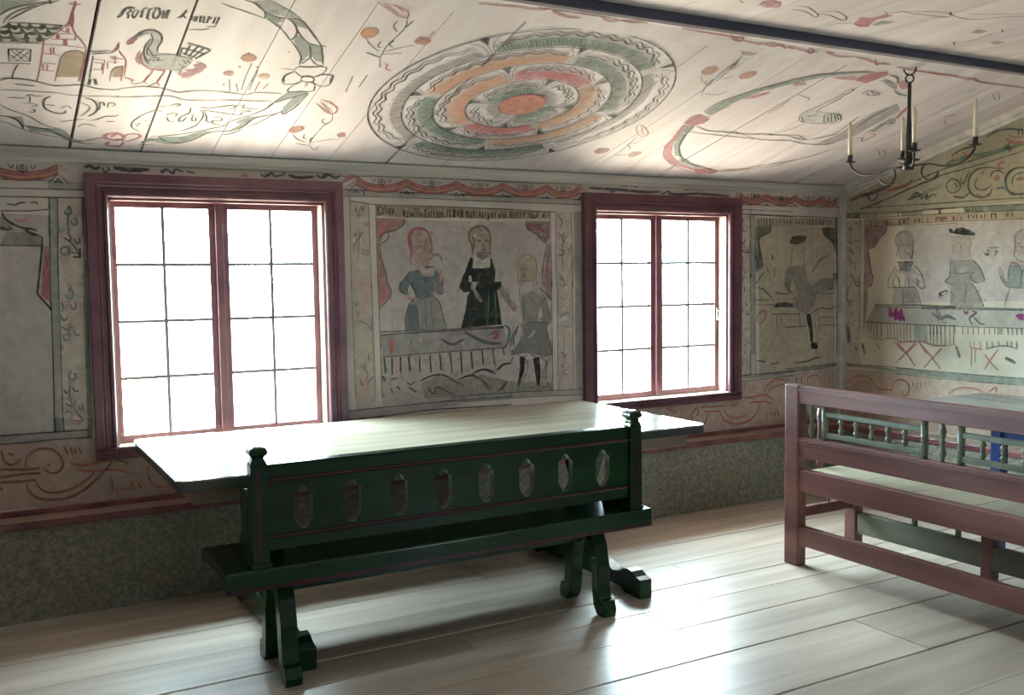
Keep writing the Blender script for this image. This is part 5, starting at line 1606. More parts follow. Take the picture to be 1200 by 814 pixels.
redv 5: -4961,773 -4915,772
redv 5: -4894,1105 -4892,1077
redv 5: -4888,1106 -4886,1075
redv 6: -4922,1052 -4920,1024
redv 6: -4916,1054 -4914,1025
redv 7: -4896,1015 -4894,982
redv 7: -4889,1017 -4888,982
redv 5: -4865,1065 -4862,1026
redv 6: -4936,950 -4931,906
redv 6: -4927,956 -4923,911
redv 5: -4954,823 -4952,783 -4939,777 -4938,822
redv 6: -4823,968 -4821,883 -4823,705
~ k 9: -4817,962 -4810,955 -4791,956 -4765,965 -4746,973
~ k 9: -4802,934 -4776,944 -4751,953
k 6: -4796,920 -4792,741
k 4: -4795,896 -4762,896
k 5: -4786,870 -4759,868 -4757,815 -4785,814
pink 6: -4755,897 -4751,783
~ pink 8: -4750,946 -4730,973 -4722,1021
~ redv 10: -4731,981 -4723,998 -4723,1028
pink 5: -4741,924 -4711,923
pink 5: -4741,884 -4707,887
pink 5: -4744,883 -4738,827
~ brown 6: -4721,726 -4722,806 -4712,841 -4700,852
k 12: -4789,733 -4790,680
k 12: -4774,736 -4764,685
f tan .8: -4716,764 -4719,823 -4708,850 -4689,863 -4685,830 -4685,770 -4716,764
~ redv 6: -4689,863 -4681,733
~ redv 7: -4723,1043 -4721,998 -4726,982 -4741,963
~ redv 7: -4716,984 -4706,955 -4684,904 -4676,781
pink 6: -4735,909 -4695,918
pink 6: -4724,935 -4718,873
pink 6: -4671,765 -4646,762 -4636,743
@ S painted_goose
f goose .75: -4670,1070 -4670,1122 -4648,1149 -4612,1150 -4589,1104 -4586,1044 -4585,990 -4541,992 -4482,980 -4454,962 -4467,893 -4487,837 -4520,865 -4563,864 -4600,873 -4629,908 -4639,954 -4633,1018 -4622,1081 -4632,1131
~ k 8: -4670,1070 -4671,1100 -4659,1132 -4635,1152 -4611,1146 -4591,1118 -4586,1074 -4592,1035 -4588,997
~ k 6: -4664,1101 -4651,1126 -4634,1123
~ k 7: -4623,1088 -4633,1041 -4633,987 -4618,927 -4603,897
~ kg 6: -4629,1131 -4616,1083 -4624,1020 -4619,974 -4599,963
~ kg 6: -4625,1028 -4604,978 -4592,964 -4587,981
~ kg 6: -4625,957 -4610,920 -4603,946
kg 5: -4604,954 -4576,952 -4576,928
kg 5: -4598,931 -4557,940
~ redv 9: -4638,978 -4637,931 -4624,893 -4591,858 -4556,861 -4522,873
f redv .8: -4699,1034 -4697,1057 -4675,1106 -4670,1070 -4675,1043 -4692,1028
f pink .8: -4656,927 -4654,967 -4645,1000 -4642,953 -4632,907 -4633,883 -4649,904
~ kg 5: -4584,978 -4533,989 -4504,980 -4466,968
redv 7: -4583,852 -4585,817 -4601,750
redv 7: -4569,854 -4540,852
redv 7: -4539,856 -4546,799 -4552,759
k 9: -4497,1087 -4460,1072 -4410,1052
k 8: -4485,1074 -4492,994
k 8: -4459,1068 -4476,982
k 7: -4436,1058 -4466,968
k 8: -4410,1048 -4449,971
k 7: -4508,1046 -4425,1017
k 7: -4505,1007 -4447,980
k 7: -4509,1046 -4509,982
f redv .55: -4451,921 -4426,943 -4398,916 -4406,880 -4434,891
f pink .7: -4471,875 -4434,891 -4403,880 -4420,851 -4446,854
f pink .7: -4494,836 -4462,860 -4423,850 -4440,820 -4468,814
~ redv 5: -4444,948 -4414,938 -4397,907
~ redv 5: -4447,863 -4412,870
~ redv 5: -4476,813 -4438,808
kg 5: -4501,919 -4477,907 -4487,880
kg 5: -4508,876 -4485,872 -4485,846
kg 5: -4492,954 -4473,925
kg 5: -4475,957 -4459,928
redv 7: -4592,789 -4600,743 -4636,714
redv 6: -4600,743 -4584,729
redv 7: -4546,798 -4553,744 -4581,707
redv 7: -4553,744 -4539,724
~ pink 6: -4672,772 -4648,751 -4640,718
@ S painted_ground
~ k 9: -5088,658 -5063,680 -5024,684 -4984,679 -4940,662 -4909,651 -4868,659 -4814,674 -4749,652 -4679,656
~ kg 6: -5087,581 -5021,585 -4953,587 -4898,591 -4849,578 -4778,582 -4672,597
~ grey 10: -5039,639 -4972,634
~ kg 7: -4999,540 -4986,556 -4965,547 -4941,551
~ kg 6: -5063,515 -4998,518
kg 6: -4986,543 -4984,488
~ kg 6: -5011,474 -4973,476 -4958,460 -4982,442
~ kg 7: -4987,397 -4966,396 -4965,421 -4978,423
~ kg 10: -4914,556 -4933,525 -4936,478 -4925,433 -4895,404 -4866,399 -4852,416 -4857,430
~ kg 6: -4927,475 -4895,471
~ kg 6: -4872,452 -4849,475 -4833,449
~ kg 6: -4809,520 -4769,480 -4779,419 -4798,381
~ kg 9: -4794,561 -4764,547 -4743,494 -4743,435 -4765,387
~ kg 8: -4743,435 -4732,477 -4737,524 -4722,527 -4716,499
k 10: -4725,512 -4722,508
~ kg 6: -4703,482 -4704,525 -4686,533 -4676,506
k 10: -4689,509 -4686,504
~ kg 6: -4773,350 -4736,356 -4702,397 -4669,403 -4655,421
~ kg 6: -4693,348 -4663,353
~ kg 6: -4868,313 -4825,336 -4778,359
~ brown 6: -4797,273 -4774,308 -4730,289
~ k 8: -4687,659 -4654,679 -4598,703 -4532,703 -4484,684 -4460,675 -4432,690 -4389,707 -4344,712 -4269,712
~ kg 7: -4701,587 -4629,601 -4529,629 -4476,634 -4434,614 -4365,617 -4254,642
~ kg 7: -4511,506 -4557,448 -4587,381 -4595,338 -4586,296 -4557,269
~ kg 7: -4592,344 -4570,342 -4564,354
k 12: -4574,325 -4569,319
k 9: -4546,383 -4543,378
k 12: -4531,343 -4527,338
~ kg 7: -4473,543 -4454,566 -4434,565 -4453,537
~ kg 6: -4474,447 -4451,477 -4432,470 -4438,443
~ kg 7: -4468,433 -4454,393 -4433,391
~ kg 9: -4391,543 -4387,488 -4413,442 -4414,400 -4399,402 -4390,446
~ kg 7: -4368,481 -4365,419 -4347,411 -4354,452
~ kg 7: -4348,525 -4327,478 -4331,392 -4354,334 -4389,295
~ kg 7: -4336,528 -4311,460 -4303,418 -4280,406 -4277,434
~ kg 7: -4332,528 -4285,516 -4225,506
~ kg 6: -4365,553 -4312,552 -4243,590
~ kg 6: -4287,464 -4249,460 -4246,428 -4279,423 -4263,387 -4240,397
~ kg 6: -4514,531 -4484,536
k 5: -4512,486 -4493,490
~ k 8: -4299,711 -4259,709 -4198,706 -4172,730 -4064,741
~ kg 7: -4284,637 -4205,646 -4141,653 -4084,659
~ kg 6: -4271,575 -4230,592 -4218,579 -4240,545
~ kg 6: -4221,589 -4183,606 -4185,575 -4122,576
~ kg 6: -4204,551 -4146,551 -4178,530 -4181,503 -4257,511
@ S painted_flowers
f orange .8: -4292,1013 -4283,1040 -4258,1045 -4237,1025 -4247,998 -4272,993
~ redl 6: -4292,1013 -4283,1040 -4258,1045 -4237,1025 -4247,998 -4272,993 -4292,1013
redl 10: -4274,1058 -4268,1047
f redl .6: -4331,874 -4322,897 -4297,902 -4285,883 -4295,859 -4318,859
f orange .7: -4194,880 -4181,900 -4157,896 -4156,878 -4182,872
~ redl 5: -4194,880 -4181,900 -4157,896 -4154,870 -4179,860 -4194,880
redl 13: -4285,944 -4276,941
redl 12: -4220,955 -4210,954
redl 10: -4134,1097 -4128,1100
bluegrey 5: -4243,982 -4240,870 -4237,822
plum 5: -4210,938 -4203,878 -4207,828
bluegrey 5: -4295,831 -4271,726
bluegrey 5: -4238,843 -4229,743
bluegrey 5: -4205,867 -4200,749
plum 5: -4263,801 -4240,732
redl 5: -4177,837 -4175,744
redl 5: -4139,826 -4149,768
redl 10: -4310,783 -4304,775
@ S painted_sprig
f orange .8: -3919,1297 -3910,1332 -3874,1341 -3857,1317 -3864,1282 -3892,1268
~ redl 6: -3919,1297 -3910,1332 -3874,1341 -3857,1317 -3864,1282 -3892,1268 -3919,1297
f redl .6: -3698,1286 -3692,1327 -3655,1324 -3631,1295 -3647,1262 -3684,1266
~ redl 6: -3653,1319 -3654,1376
~ redl 6: -3932,1519 -3856,1467 -3820,1445 -3792,1446 -3805,1484 -3837,1502 -3899,1522
~ redl 5: -3923,1531 -3830,1458
~ redl 5: -3871,1519 -3818,1481
~ kg 5: -3792,1446 -3772,1376 -3778,1296 -3786,1213 -3775,1119
~ kg 5: -3886,1266 -3853,1222 -3801,1174
~ kg 5: -3685,1254 -3744,1211 -3774,1180
~ kg 7: -3848,1158 -3799,1138 -3776,1131
kg 5: -3785,1154 -3709,1183
~ kg 6: -3818,1413 -3818,1376 -3789,1339
~ kg 6: -3821,1258 -3820,1217 -3803,1210
~ kg 6: -3775,1274 -3781,1238 -3760,1219
~ kg 6: -3770,1376 -3761,1432
~ redl 7: -3748,1081 -3729,1079 -3721,1042 -3692,1029
kg 4: -3775,1119 -3749,1050
grey 5: -3775,973 -3772,859
grey 5: -3830,955 -3811,809
~ redl 5: -3886,695 -3809,589
~ redl 6: -3900,678 -3821,587 -3790,592 -3800,652 -3871,705
@ S painted_sprig
f redl .7: -3936,379 -3923,415 -3891,432 -3872,406 -3883,370 -3909,349
~ redl 5: -3936,379 -3923,415 -3891,432 -3872,406 -3883,370 -3909,349 -3936,379
~ redl 6: -3896,673 -3850,624 -3802,585 -3785,604 -3798,644 -3846,698 -3890,710
~ plum 4: -3875,692 -3802,601
~ grey 5: -3796,581 -3777,507 -3795,448 -3802,318 -3794,209
~ grey 6: -3813,534 -3818,500 -3793,471 -3779,484
~ grey 6: -3853,346 -3844,299 -3822,291
~ grey 6: -3807,317 -3806,269 -3794,258
~ grey 5: -3906,337 -3872,283 -3815,249
~ grey 6: -3862,230 -3800,214
~ grey 5: -3789,210 -3751,164 -3747,216
~ grey 5: -3792,253 -3732,292 -3671,314
f redl .6: -3705,357 -3696,388 -3671,386 -3656,340 -3686,330
@ S painted_sprig
f redl .5: -2265,351 -2259,393 -2205,401 -2188,353 -2228,323
~ redl 5: -2265,351 -2259,393 -2205,401 -2188,353 -2228,323 -2265,351
f redl .4: -2028,333 -2027,376 -1978,383 -1971,341 -1994,306
~ redl 5: -2028,333 -2027,376 -1978,383 -1971,341 -1994,306 -2028,333
~ pink 7: -2162,607 -2227,688 -2220,719 -2149,670 -2102,616 -2115,583 -2162,607
~ pink 5: -2215,712 -2119,598
~ grey 5: -2142,579 -2128,486 -2110,373 -2116,269 -2119,216
~ grey 5: -2124,470 -2084,508
~ grey 5: -2113,321 -2028,333
~ grey 6: -2131,469 -2074,420
@ S painted_sprig
f orange .6: -2311,1307 -2313,1351 -2275,1366 -2247,1343 -2247,1302 -2277,1287
~ redl 5: -2311,1307 -2313,1351 -2275,1366 -2247,1343 -2247,1302 -2277,1287 -2311,1307
f orange .6: -2086,1308 -2077,1348 -2038,1364 -2014,1338 -2026,1301 -2061,1290
~ redl 5: -2086,1308 -2077,1348 -2038,1364 -2014,1338 -2026,1301 -2061,1290 -2086,1308
~ grey 6: -2208,1446 -2208,1358 -2191,1256 -2180,1179 -2133,1090
~ grey 6: -2198,1254 -2176,1196 -2221,1219
~ grey 5: -2116,1302 -2153,1263
~ grey 5: -2130,1108 -2045,1115 -2035,1167
~ grey 6: -2201,1419 -2186,1363 -2164,1397
~ redl 4: -2279,1269 -2228,1217 -2198,1254
~ pink 8: -2257,1517 -2296,1540 -2255,1540 -2195,1540 -2185,1506 -2226,1497 -2257,1517
~ redl 4: -2279,1540 -2211,1507
~ redl 4: -2252,1540 -2197,1510
~ grey 5: -2228,1490 -2203,1405 -2182,1323 -2168,1236
~ grey 6: -2203,1433 -2182,1381
~ grey 5: -2072,1418 -2063,1427
@ S painted_wreath
f pink .8: -1994,778 -2006,841 -1980,892 -1890,852 -1874,798 -1924,751
~ pink 9: -2004,832 -1984,873 -1890,852 -1892,795 -1956,803
~ kg 8: -1982,928 -1977,1035 -1938,1119 -1874,1215 -1795,1304
f gshade .75: -1969,912 -1965,1054 -1928,1129 -1867,1208 -1803,1310 -1771,1276 -1848,1187 -1896,1050 -1922,902
f pink .7: -1873,1088 -1857,1134 -1791,1197 -1779,1174 -1811,1126
~ pink 9: -1925,883 -1886,1016
f pink .65: -1980,761 -1912,574 -1890,473 -1785,334 -1662,235 -1596,219 -1434,166 -1376,123 -1262,137 -1249,176 -1349,213 -1452,189 -1620,263 -1764,381 -1875,538 -1933,750
~ redv 5: -1975,743 -1907,554 -1860,434 -1764,314 -1616,217 -1387,122 -1241,139
f gshade .9: -1941,748 -1905,764 -1872,661 -1790,487 -1666,350 -1730,364 -1860,519 -1905,616
~ kg 10: -1907,754 -1875,640 -1794,486 -1671,349 -1568,293
f gshade .9: -1672,303 -1542,273 -1399,219 -1450,201 -1628,274
~ kg 9: -1669,326 -1533,263 -1379,210 -1239,177 -1121,216 -1024,290 -903,379
~ kg 6: -1229,166 -1069,210 -982,271 -860,335
f pinkpale .6: -1258,200 -1099,244 -1047,238 -1144,188
~ kg 8: -1890,757 -1786,714 -1682,711 -1576,707 -1476,713 -1240,729
~ kg 7: -1877,680 -1688,669 -1472,661 -1295,656 -1181,667
~ kg 6: -1681,721 -1610,722 -1558,710 -1416,670
~ kg 6: -1468,704 -1410,733 -1327,726
f gshade .8: -1846,1242 -1787,1318 -1689,1402 -1581,1455 -1394,1494 -1479,1453 -1620,1400 -1726,1314 -1820,1214
~ kg 8: -1840,1235 -1786,1326 -1689,1402 -1574,1449 -1487,1478 -1394,1494
f pink .6: -1751,1301 -1693,1329 -1657,1303 -1708,1277
f pink .75: -1574,1393 -1473,1438 -1421,1400 -1511,1390
f pink .85: -1444,1412 -1404,1476 -1336,1514 -1290,1484 -1311,1430 -1332,1385 -1413,1393
~ redv 6: -1421,1400 -1375,1450 -1328,1508
f gshade .95: -1286,1427 -1219,1432 -1111,1386 -1095,1354 -1213,1400
~ kg 9: -1281,1485 -1208,1467 -1144,1414
f pink .7: -1160,1427 -1132,1466 -1032,1384 -1059,1361
~ kg 9: -1095,1354 -1017,1316 -945,1312
f pink .75: -718,1027 -788,1134 -816,1206 -768,1157 -719,1067
~ kg 8: -768,1059 -738,962 -727,879 -737,846
f gshade .9: -727,869 -758,979 -758,1050 -668,994 -707,967 -696,873
~ kg 6: -748,1052 -673,993 -686,864
~ redl 9: -725,749 -695,787 -641,739 -632,796 -644,838 -695,841
f grey .35: -932,629 -908,808 -960,1085 -919,1225 -807,1151 -787,995 -767,808 -829,644
~ grey 10: -867,899 -904,1035 -911,1170
~ kg 7: -981,315 -894,375 -808,459 -745,563 -703,662
~ brown 8: -917,323 -841,419
~ kg 8: -1373,735 -1232,736 -1165,747 -1050,700
~ kg 8: -1223,727 -1070,697 -989,731 -908,808
~ kg 7: -1295,652 -1159,672 -992,642 -849,663 -818,701
~ brown 8: -999,729 -938,792 -964,924 -999,1039
@ S painted_bird
f goose .6: -1374,974 -1382,1030 -1336,1057 -1239,1036 -1148,1033 -1081,985 -1079,926 -1155,923 -1293,920 -1346,940
~ k 6: -1329,924 -1374,974 -1390,1038 -1368,1088 -1362,1153 -1355,1226 -1365,1293 -1347,1314 -1328,1292 -1328,1240 -1326,1160 -1327,1058 -1302,1034
~ k 6: -1329,924 -1258,906 -1146,915 -1145,935
~ k 6: -1154,933 -1231,1018 -1166,1039 -1099,1002 -1059,949 -1117,919 -1154,933
k 5: -1196,1005 -1130,937
k 5: -1195,1025 -1107,941
k 5: -1176,1028 -1087,955
k 5: -1158,1031 -1086,975
~ kg 5: -1359,996 -1297,988 -1286,1009
~ kg 5: -1300,948 -1228,941
~ kg 5: -1360,977 -1285,912
~ k 5: -1327,1150 -1314,1207
~ redl 6: -1305,777 -1272,833 -1258,896
~ ochre 9: -1596,974 -1592,1066 -1600,1136
~ grey 6: -1247,1281 -1245,1317 -1133,1294 -1170,1270 -1247,1281
k 4: -1245,1308 -1179,1268
k 4: -1219,1313 -1143,1275
~ redl 5: -397,612 -410,646 -304,576 -290,541
~ redl 5: -365,640 -308,624 -245,559
~ grey 6: -1615,1202 -1504,1171 -1500,1137
@ S painted_sprig
~ redl 8: -419,1121 -409,1158 -368,1165 -407,1123
~ redl 5: -382,1104 -280,1037 -246,1067
~ grey 5: -238,982 -242,1031 -223,1083
~ grey 6: -614,1417 -604,1460
~ grey 6: -551,1213 -542,1270
~ grey 5: -421,1433 -332,1385 -304,1390 -394,1448
@ T painted_vine
~ plum 6: -3355,1645 -3283,1645 -3229,1645 -3174,1645 -3084,1645 -3003,1645
~ pink 8: -3299,1645 -3256,1620 -3211,1609 -3150,1613
~ pink 7: -3177,1645 -3161,1645 -3102,1645 -3085,1645
~ pink 7: -3078,1642 -3025,1621 -2982,1637 -2921,1645 -2854,1645
~ pink 6: -3588,1615 -3504,1621 -3419,1627 -3347,1629 -3302,1645
~ redl 6: -2982,1637 -2926,1634 -2885,1644
~ pink 7: -2690,1645 -2605,1640 -2526,1635 -2449,1634 -2362,1623
~ redl 6: -2439,1645 -2391,1629 -2363,1642 -2349,1607 -2401,1614
~ pink 7: -2340,1615 -2237,1607 -2188,1625 -2113,1615 -2037,1606
~ redl 6: -2205,1608 -2154,1606 -2131,1625 -2084,1602
~ pink 7: -2086,1622 -1977,1606 -1895,1611
~ plum 6: -1970,1608 -1920,1592 -1928,1617 -1973,1627
~ pink 7: -1860,1619 -1766,1598 -1674,1611
~ redl 5: -1853,1620 -1805,1617
~ pink 7: -1672,1611 -1593,1607 -1493,1585 -1402,1590
~ redl 6: -1540,1619 -1479,1573 -1462,1592 -1416,1594
~ pink 8: -1349,1579 -1217,1569 -1071,1568 -921,1567 -767,1550
~ redl 6: -1120,1574 -1022,1562 -938,1572
~ pink 8: -819,1572 -696,1548 -598,1545 -478,1545 -311,1545
~ redl 6: -784,1579 -678,1545 -588,1545
@ F painted_garland
f pink .6: -2506,-1831 -2528,-1885 -2507,-1916 -2464,-1917 -2416,-1853 -2449,-1826
~ redv 5: -2506,-1831 -2528,-1885 -2500,-1909 -2440,-1885 -2424,-1838
~ kg 7: -2353,-1851 -2279,-1854 -2178,-1810 -2200,-1846 -2315,-1903 -2370,-1898
~ kg 7: -2209,-1854 -2137,-1854 -2029,-1822 -2062,-1867 -2166,-1910 -2228,-1879
~ kg 6: -2028,-1722 -2020,-1777 -1966,-1816
~ kg 6: -2618,-1851 -2583,-1836
f pink .7: -1946,-1801 -2009,-1893 -1958,-1906 -1955,-1967 -1906,-1968 -1915,-1891 -1854,-1795 -1887,-1779
~ redl 7: -1955,-1809 -1884,-1806 -1944,-1901 -1918,-1950 -1990,-1997
f gshade .8: -1875,-1836 -1884,-1894 -1821,-1913 -1819,-1876 -1845,-1825
~ kg 7: -1945,-1973 -1928,-2027 -1879,-2028 -1758,-2041 -1664,-2063
~ kg 7: -1907,-2038 -1824,-2079 -1738,-2098 -1698,-2082 -1601,-2070 -1527,-2095 -1482,-2153 -1408,-2202
~ kg 6: -1751,-2115 -1698,-2082
~ kg 6: -1744,-2024 -1675,-2058
~ kg 5: -1660,-2125 -1571,-2157 -1450,-2229
f redl .5: -1366,-1927 -1388,-1984 -1329,-1986 -1309,-1942
f redl .5: -1110,-1838 -1124,-1890 -1073,-1900 -1050,-1846
~ grey 5: -1258,-1659 -1260,-1780 -1231,-1852 -1262,-1951 -1252,-2037 -1255,-2102
grey 6: -1293,-1793 -1229,-1750
grey 6: -1295,-2030 -1246,-2000
~ grey 5: -1233,-1923 -1245,-1945
"""

# ================================================================== wall and ceiling painting
# brush strokes and washes lie as thin paint on the plaster and boards; each line: kind, colour, width in mm (or cover), then
# points in millimetres on that surface (back wall x,z; gable y,z; sloping ceiling x,distance up the slope; flat ceiling x,y)
PCOL = dict(k=(.035,.036,.042), kg=(.055,.065,.06), dark=(.018,.026,.024), grey=(.12,.115,.125), ggrey=(.24,.27,.255), green=(.13,.20,.15), greenl=(.24,.31,.27),
    bluegrey=(.14,.19,.215), blue=(.13,.17,.24), pink=(.50,.235,.25), pinkpale=(.58,.40,.37), red=(.40,.12,.11), redv=(.34,.10,.13), redl=(.40,.17,.14), plum=(.25,.11,.15),
    orange=(.60,.33,.20), ochre=(.36,.27,.14), brown=(.22,.12,.085), tan=(.40,.31,.20), skin=(.52,.42,.35), skinp=(.50,.42,.36), skirt=(.33,.32,.31), coat=(.30,.29,.25), coatd=(.22,.22,.22),
    cloth=(.36,.36,.36), olive=(.25,.26,.19), wallc=(.60,.57,.51), violet=(.22,.03,.13), gshade=(.30,.36,.34), goose=(.62,.63,.62), salmon=(.62,.27,.18), rose=(.58,.17,.19), peach=(.66,.38,.24), rgreen=(.20,.30,.26),
    dado=(.56,.37,.29), cream=(.67,.575,.51), greyw=(.55,.51,.52), ochrew=(.50,.42,.26), greenw=(.27,.29,.20))
PMAT = {}
def paint_mat(col, cover):
    key = (col, round(cover, 2))
    if key in PMAT: return PMAT[key]
    m, nt, b = new_mat('paint_%s_%02d' % (col, round(cover*100)))
    L = nt.links.new; c = PCOL[col]
    b.inputs['Base Color'].default_value = rgb(c); b.inputs['Roughness'].default_value = .75; b.inputs['Specular IOR Level'].default_value = .25
    tr = nt.nodes.new('ShaderNodeBsdfTransparent'); mx = nt.nodes.new('ShaderNodeMixShader')
    tc = nt.nodes.new('ShaderNodeTexCoord'); n = nt.nodes.new('ShaderNodeTexNoise'); n.inputs['Scale'].default_value = 22; n.inputs['Detail'].default_value = 6
    mr = nt.nodes.new('ShaderNodeMapRange'); mr.inputs['From Min'].default_value = .30; mr.inputs['From Max'].default_value = .62
    mr.inputs['To Min'].default_value = cover*.60; mr.inputs['To Max'].default_value = cover
    L(tc.outputs['Object'], n.inputs['Vector']); L(n.outputs['Fac'], mr.inputs['Value']); L(mr.outputs[0], mx.inputs[0])
    L(tr.outputs[0], mx.inputs[1]); L(b.outputs[0], mx.inputs[2]); L(mx.outputs[0], nt.nodes['Material Output'].inputs[0])
    PMAT[key] = m
    return m
CN = math.sqrt(1+KS*KS)
def surf(plane, a, b_, off):
    if plane == 'W': return (a, -off, b_)
    if plane == 'G': return (-off, a, b_)
    if plane in 'ST':
        y = -b_/CN
        if plane == 'T': off += .0105
        return (a, y - off*KS/CN, slope_z(y) - off/CN)
    return (a, b_, ZF-off)
PARENT = {'W': wall_back, 'G': wall_right, 'S': ceiling, 'T': tr4, 'F': ceiling}
LAYER = {'W': 0, 'G': 0, 'S': 0, 'T': 0, 'F': 0}
def spline(P, n=5):
    out = []
    for i in range(len(P)-1):
        p0, p1, p2, p3 = P[max(i-1, 0)], P[i], P[i+1], P[min(i+2, len(P)-1)]
        for q in range(n):
            t = q/n
            out.append(tuple(.5*(2*p1[k]+(-p0[k]+p2[k])*t+(2*p0[k]-5*p1[k]+4*p2[k]-p3[k])*t*t+(-p0[k]+3*p1[k]-3*p2[k]+p3[k])*t**3) for k in (0, 1)))
    out.append(P[-1]); return out
class Painter:
    def __init__(s, plane, name): s.pl, s.name, s.v, s.f, s.m, s.mats = plane, name, [], [], [], []
    def mi(s, col, cover):
        m = paint_mat(col, cover)
        if m not in s.mats: s.mats.append(m)
        return s.mats.index(m)
    def off(s):
        LAYER[s.pl] += 1; return .0006 + LAYER[s.pl]*5e-6
    def fill(s, col, cover, P):
        o = s.off(); i = s.mi(col, cover); n = len(s.v)
        s.v += [surf(s.pl, p[0], p[1], o) for p in P]
        for t in geometry.tessellate_polygon([[Vector((p[0], p[1], 0)) for p in P]]): s.f.append(tuple(n+k for k in t)); s.m.append(i)
    def stroke(s, col, w, P, cover=None, taper=True):
        if cover is None: cover = {'W': .90, 'G': .78, 'S': .90, 'T': .8, 'F': .75}[s.pl]
        o = s.off(); i = s.mi(col, cover); n = len(s.v); k = len(P); h = w/2
        for q in range(k):
            a = P[max(q-1, 0)]; b_ = P[min(q+1, k-1)]
            dx, dy = b_[0]-a[0], b_[1]-a[1]; l = math.hypot(dx, dy) or 1e-6
            e = min(q, k-1-q)/max(1, (k-1)*.25); hh = h*(min(1, .55+.45*e) if taper else 1)
            nx, ny = -dy/l*hh, dx/l*hh
            s.v += [surf(s.pl, P[q][0]+nx, P[q][1]+ny, o), surf(s.pl, P[q][0]-nx, P[q][1]-ny, o)]
        for q in range(k-1): s.f.append((n+2*q, n+2*q+1, n+2*q+3, n+2*q+2)); s.m.append(i)
    def build(s):
        me = bpy.data.meshes.new(s.name); me.from_pydata(s.v, [], s.f)
        for m in s.mats: me.materials.append(m)
        me.polygons.foreach_set('material_index', s.m); me.update()
        o = bpy.data.objects.new(s.name, me); COL.objects.link(o); o.parent = PARENT[s.pl]
        return o
def lay(p, h, P):
    if h[0] == 'f': p.fill(h[1], float(h[2]), P)
    elif h[0] == '~': p.stroke(h[1], float(h[2])/1000*(1.7 if p.pl == 'T' else 1.0), spline(P))
    else: p.stroke(h[0], float(h[1])/1000, P, taper=False)
# the gable decoration goes on past the viewer's right: its panels repeat turned about
GM = -1.335
TURNED = ('painted_border', 'painted_wash', 'painted_figure', 'painted_table_cloth', 'painted_scrollwork', 'painted_flowers', 'painted_drapery')
cur = twin = None
for ln in PAINTING.strip().split('\n'):
    if ln[0] == '@':
        for p in (cur, twin):
            if p: p.build()
        _, pl, nm = ln.split(); cur = Painter(pl, nm); twin = Painter(pl, nm) if pl == 'G' and nm in TURNED else None
        continue
    head, pts = ln.split(':'); h = head.split()
    P = [tuple(float(c)/1000 for c in p.split(',')) for p in pts.split()]
    lay(cur, h, P)
    if twin and not (h[0] == 'f' and h[1] == 'greenw'): lay(twin, h, [(2*GM-p[0], p[1]) for p in P])
for p in (cur, twin):
    if p: p.build()

# ---- great rose medallion: centre and four rings of four petals, each ring turned by an eighth
RX, RS = -2.978, .836
rose = Painter('S', 'painted_rose')
def pol(r, a): return (RX+r*math.cos(math.radians(a)), RS+r*math.sin(math.radians(a)))
def arc(r, a0, a1, n): return [pol(r, a0+(a1-a0)*i/n) for i in range(n+1)]
def band(col, cover, r0, r1, a0, a1, n=16): rose.fill(col, cover, arc(r0, a0, a1, n)+arc(r1, a1, a0, n))
rings = [  # inner radius, outer radius, [(start, end, colour)], wave count
    (.552, .702, [(46, 131, 'rgreen'), (131, 237, None), (237, 312, 'rgreen'), (-48, 46, None)], 11),
    (.412, .552, [(91, 179, 'peach'), (179, 276, 'rgreen'), (276, 356, 'peach'), (-4, 91, 'rgreen')], 9),
    (.262, .412, [(48, 128, 'rose'), (128, 237, 'peach'), (237, 312, 'rose'), (-48, 48, 'peach')], 7),
    (.108, .262, [(89, 184, 'rgreen'), (184, 278, None), (278, 363, 'rgreen'), (3, 89, None)], 5)]
for r0, r1, petals, waves in rings:
    dr = r1-r0
    for a0, a1, col in petals:
        g = 2.0 + 1.2/r1
        if col: band(col, .62, r0+.004, r0+dr*.50, a0+g*.6, a1-g*.6); band(col, .32, r0+dr*.52, r0+dr*.66, a0+g, a1-g)
        else: band('grey', .25, r0+.004, r0+dr*.35, a0+g, a1-g)
        # hatching out from the inner edge
        cnt = int((a1-a0)*r0*.95)+6
        hc = {'rgreen': 'kg', 'peach': 'salmon', 'rose': 'rose', None: 'kg'}[col]
        for i in range(cnt):
            a = a0+g+(a1-a0-2*g)*(i+.5)/cnt + random.uniform(-.3, .3)
            rose.stroke(hc, .0052, [pol(r0+.003, a), pol(r0+dr*random.uniform(.34, .46), a+1.5)], .85)
        # doubled wavy line
        for k, rr in enumerate((.66, .80)):
            pts = []
            n = waves*8
            for i in range(n+1):
                t = i/n; a = a0+g*1.2+(a1-a0-2.4*g)*t
                edge = min(t, 1-t)*8
                base = r0+dr*(rr if edge > 1 else rr-.22*(1-edge))
                pts.append(pol(base+dr*.055*math.sin(2*math.pi*waves*t+k*.6), a))
            rose.stroke('k', .0085 if k == 0 else .0065, pts, .9)
        # dark notch between petals
        for (rr, ww) in ((.99, 3.4),):
            rose.fill('kg', .9, [pol(r0+dr*.55, a0), pol(r0+dr*rr, a0+ww*.35/r1), pol(r1, a0), pol(r0+dr*rr, a0-ww*.35/r1)])
        rose.stroke('k', .0045, [pol(r0+.004, a0), pol(r1, a0)], .85)
        for sg in (-1, 1):
            rose.stroke('kg', .0042, spline([pol(r0+dr*.12, a0+sg*1.2), pol(r0+dr*.6, a0+sg*(1.4+.5/r1)), pol(r0+dr*.96, a0+sg*(3.0+1.6/r1))]), .85)
    rose.stroke('k', .0075, arc(r1, 0, 360, 96), .92, taper=False)
rose.fill('salmon', .85, arc(.108, 0, 360, 32)[:-1]); rose.stroke('redv', .006, arc(.108, 0, 360, 40), .9, taper=False)
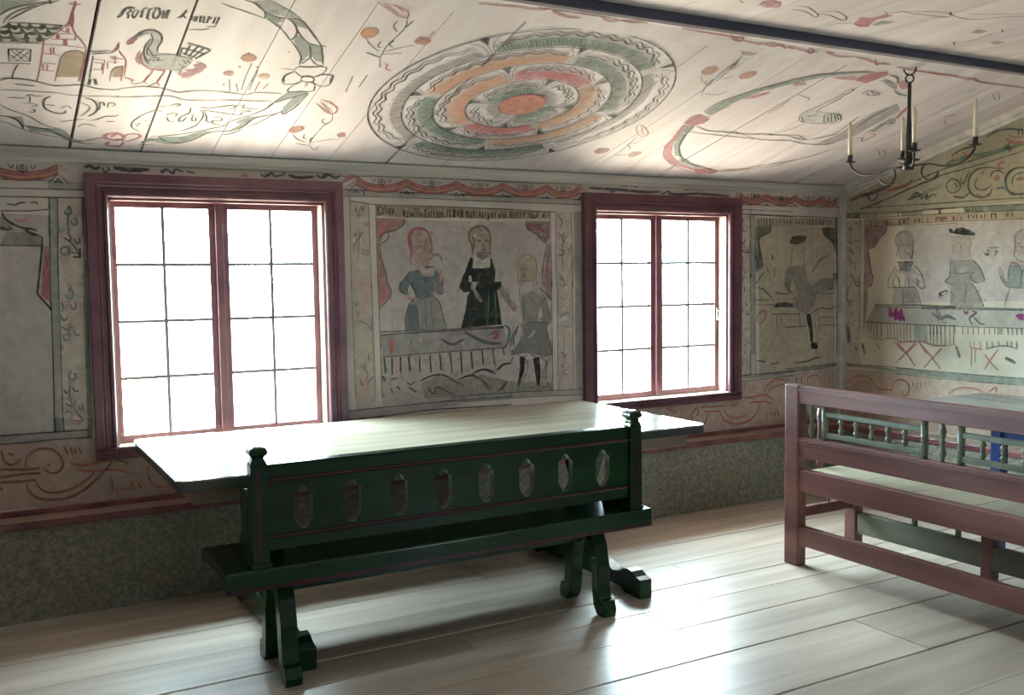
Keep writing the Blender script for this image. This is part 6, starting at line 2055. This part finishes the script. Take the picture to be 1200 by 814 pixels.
for a in (20, 80, 140, 200, 260, 320):
    c = pol(.062, a); rose.stroke('redv', .005, [(c[0]+.022*(1-i/14)*math.cos(i*.7+a), c[1]+.022*(1-i/14)*math.sin(i*.7+a)) for i in range(12)], .8)
rose.build()

# ---- draped swags of the frieze under the cornice
def swags(peaks, zt=1.974, zb=1.888):
    fr = Painter('W', 'painted_swags')
    h = zt-zb
    for p0, p1 in zip(peaks[:-1], peaks[1:]):
        def cv(f, n=10): return [(p0+(p1-p0)*i/n, zt-h*(.03+.50*f) - h*(.42-.04*f)*math.sin(math.pi*i/n)**.8) for i in range(n+1)]
        fr.fill('pink', .8, cv(0)+cv(1)[::-1])
        for f, col, w in ((.12, 'red', .006), (.42, 'redv', .005), (.66, 'orange', .010), (.88, 'red', .007), (1.02, 'plum', .004)):
            fr.stroke(col, w, cv(f), .75)
        m = (p0+p1)/2
        fr.stroke('k', .007, spline([(m-.016, zt-.010), (m-.018, zt-.030), (m, zt-.040), (m+.018, zt-.030), (m+.016, zt-.010)]), .8)
        fr.fill('kg', .6, [(m-.008, zt-.008), (m+.008, zt-.008), (m+.010, zt-.028), (m, zt-.036), (m-.010, zt-.028)])
        for s_ in (-1, 1): fr.stroke('kg', .006, spline([(m+s_*.032, zt-.008), (m+s_*.042, zt-.026), (m+s_*.056, zt-.008)]), .75)
    for p in peaks:
        fr.stroke('k', .005, [(p-.040, zb+.002), (p, zb+.042), (p+.040, zb+.002)], .8, taper=False)
        fr.fill('bluegrey', .7, [(p-.018, zb+.002), (p, zb+.024), (p+.018, zb+.002)])
        fr.stroke('k', .004, [(p-.018, zb+.002), (p, zb+.024), (p+.018, zb+.002)], .8, taper=False)
        for q in (-2, -1, 0, 1, 2): fr.stroke('orange' if q % 2 else 'red', .005, [(p+q*.006, zt-.006), (p+q*.022, zt-.034)], .7)
    return fr.build()
swags([-3.49, -3.212, -2.925, -2.64, -2.36, -2.14])
swags([-5.42, -5.14, -4.86])
swags([-.93, -.70, -.45, -.21, -.06], 1.972, 1.888)
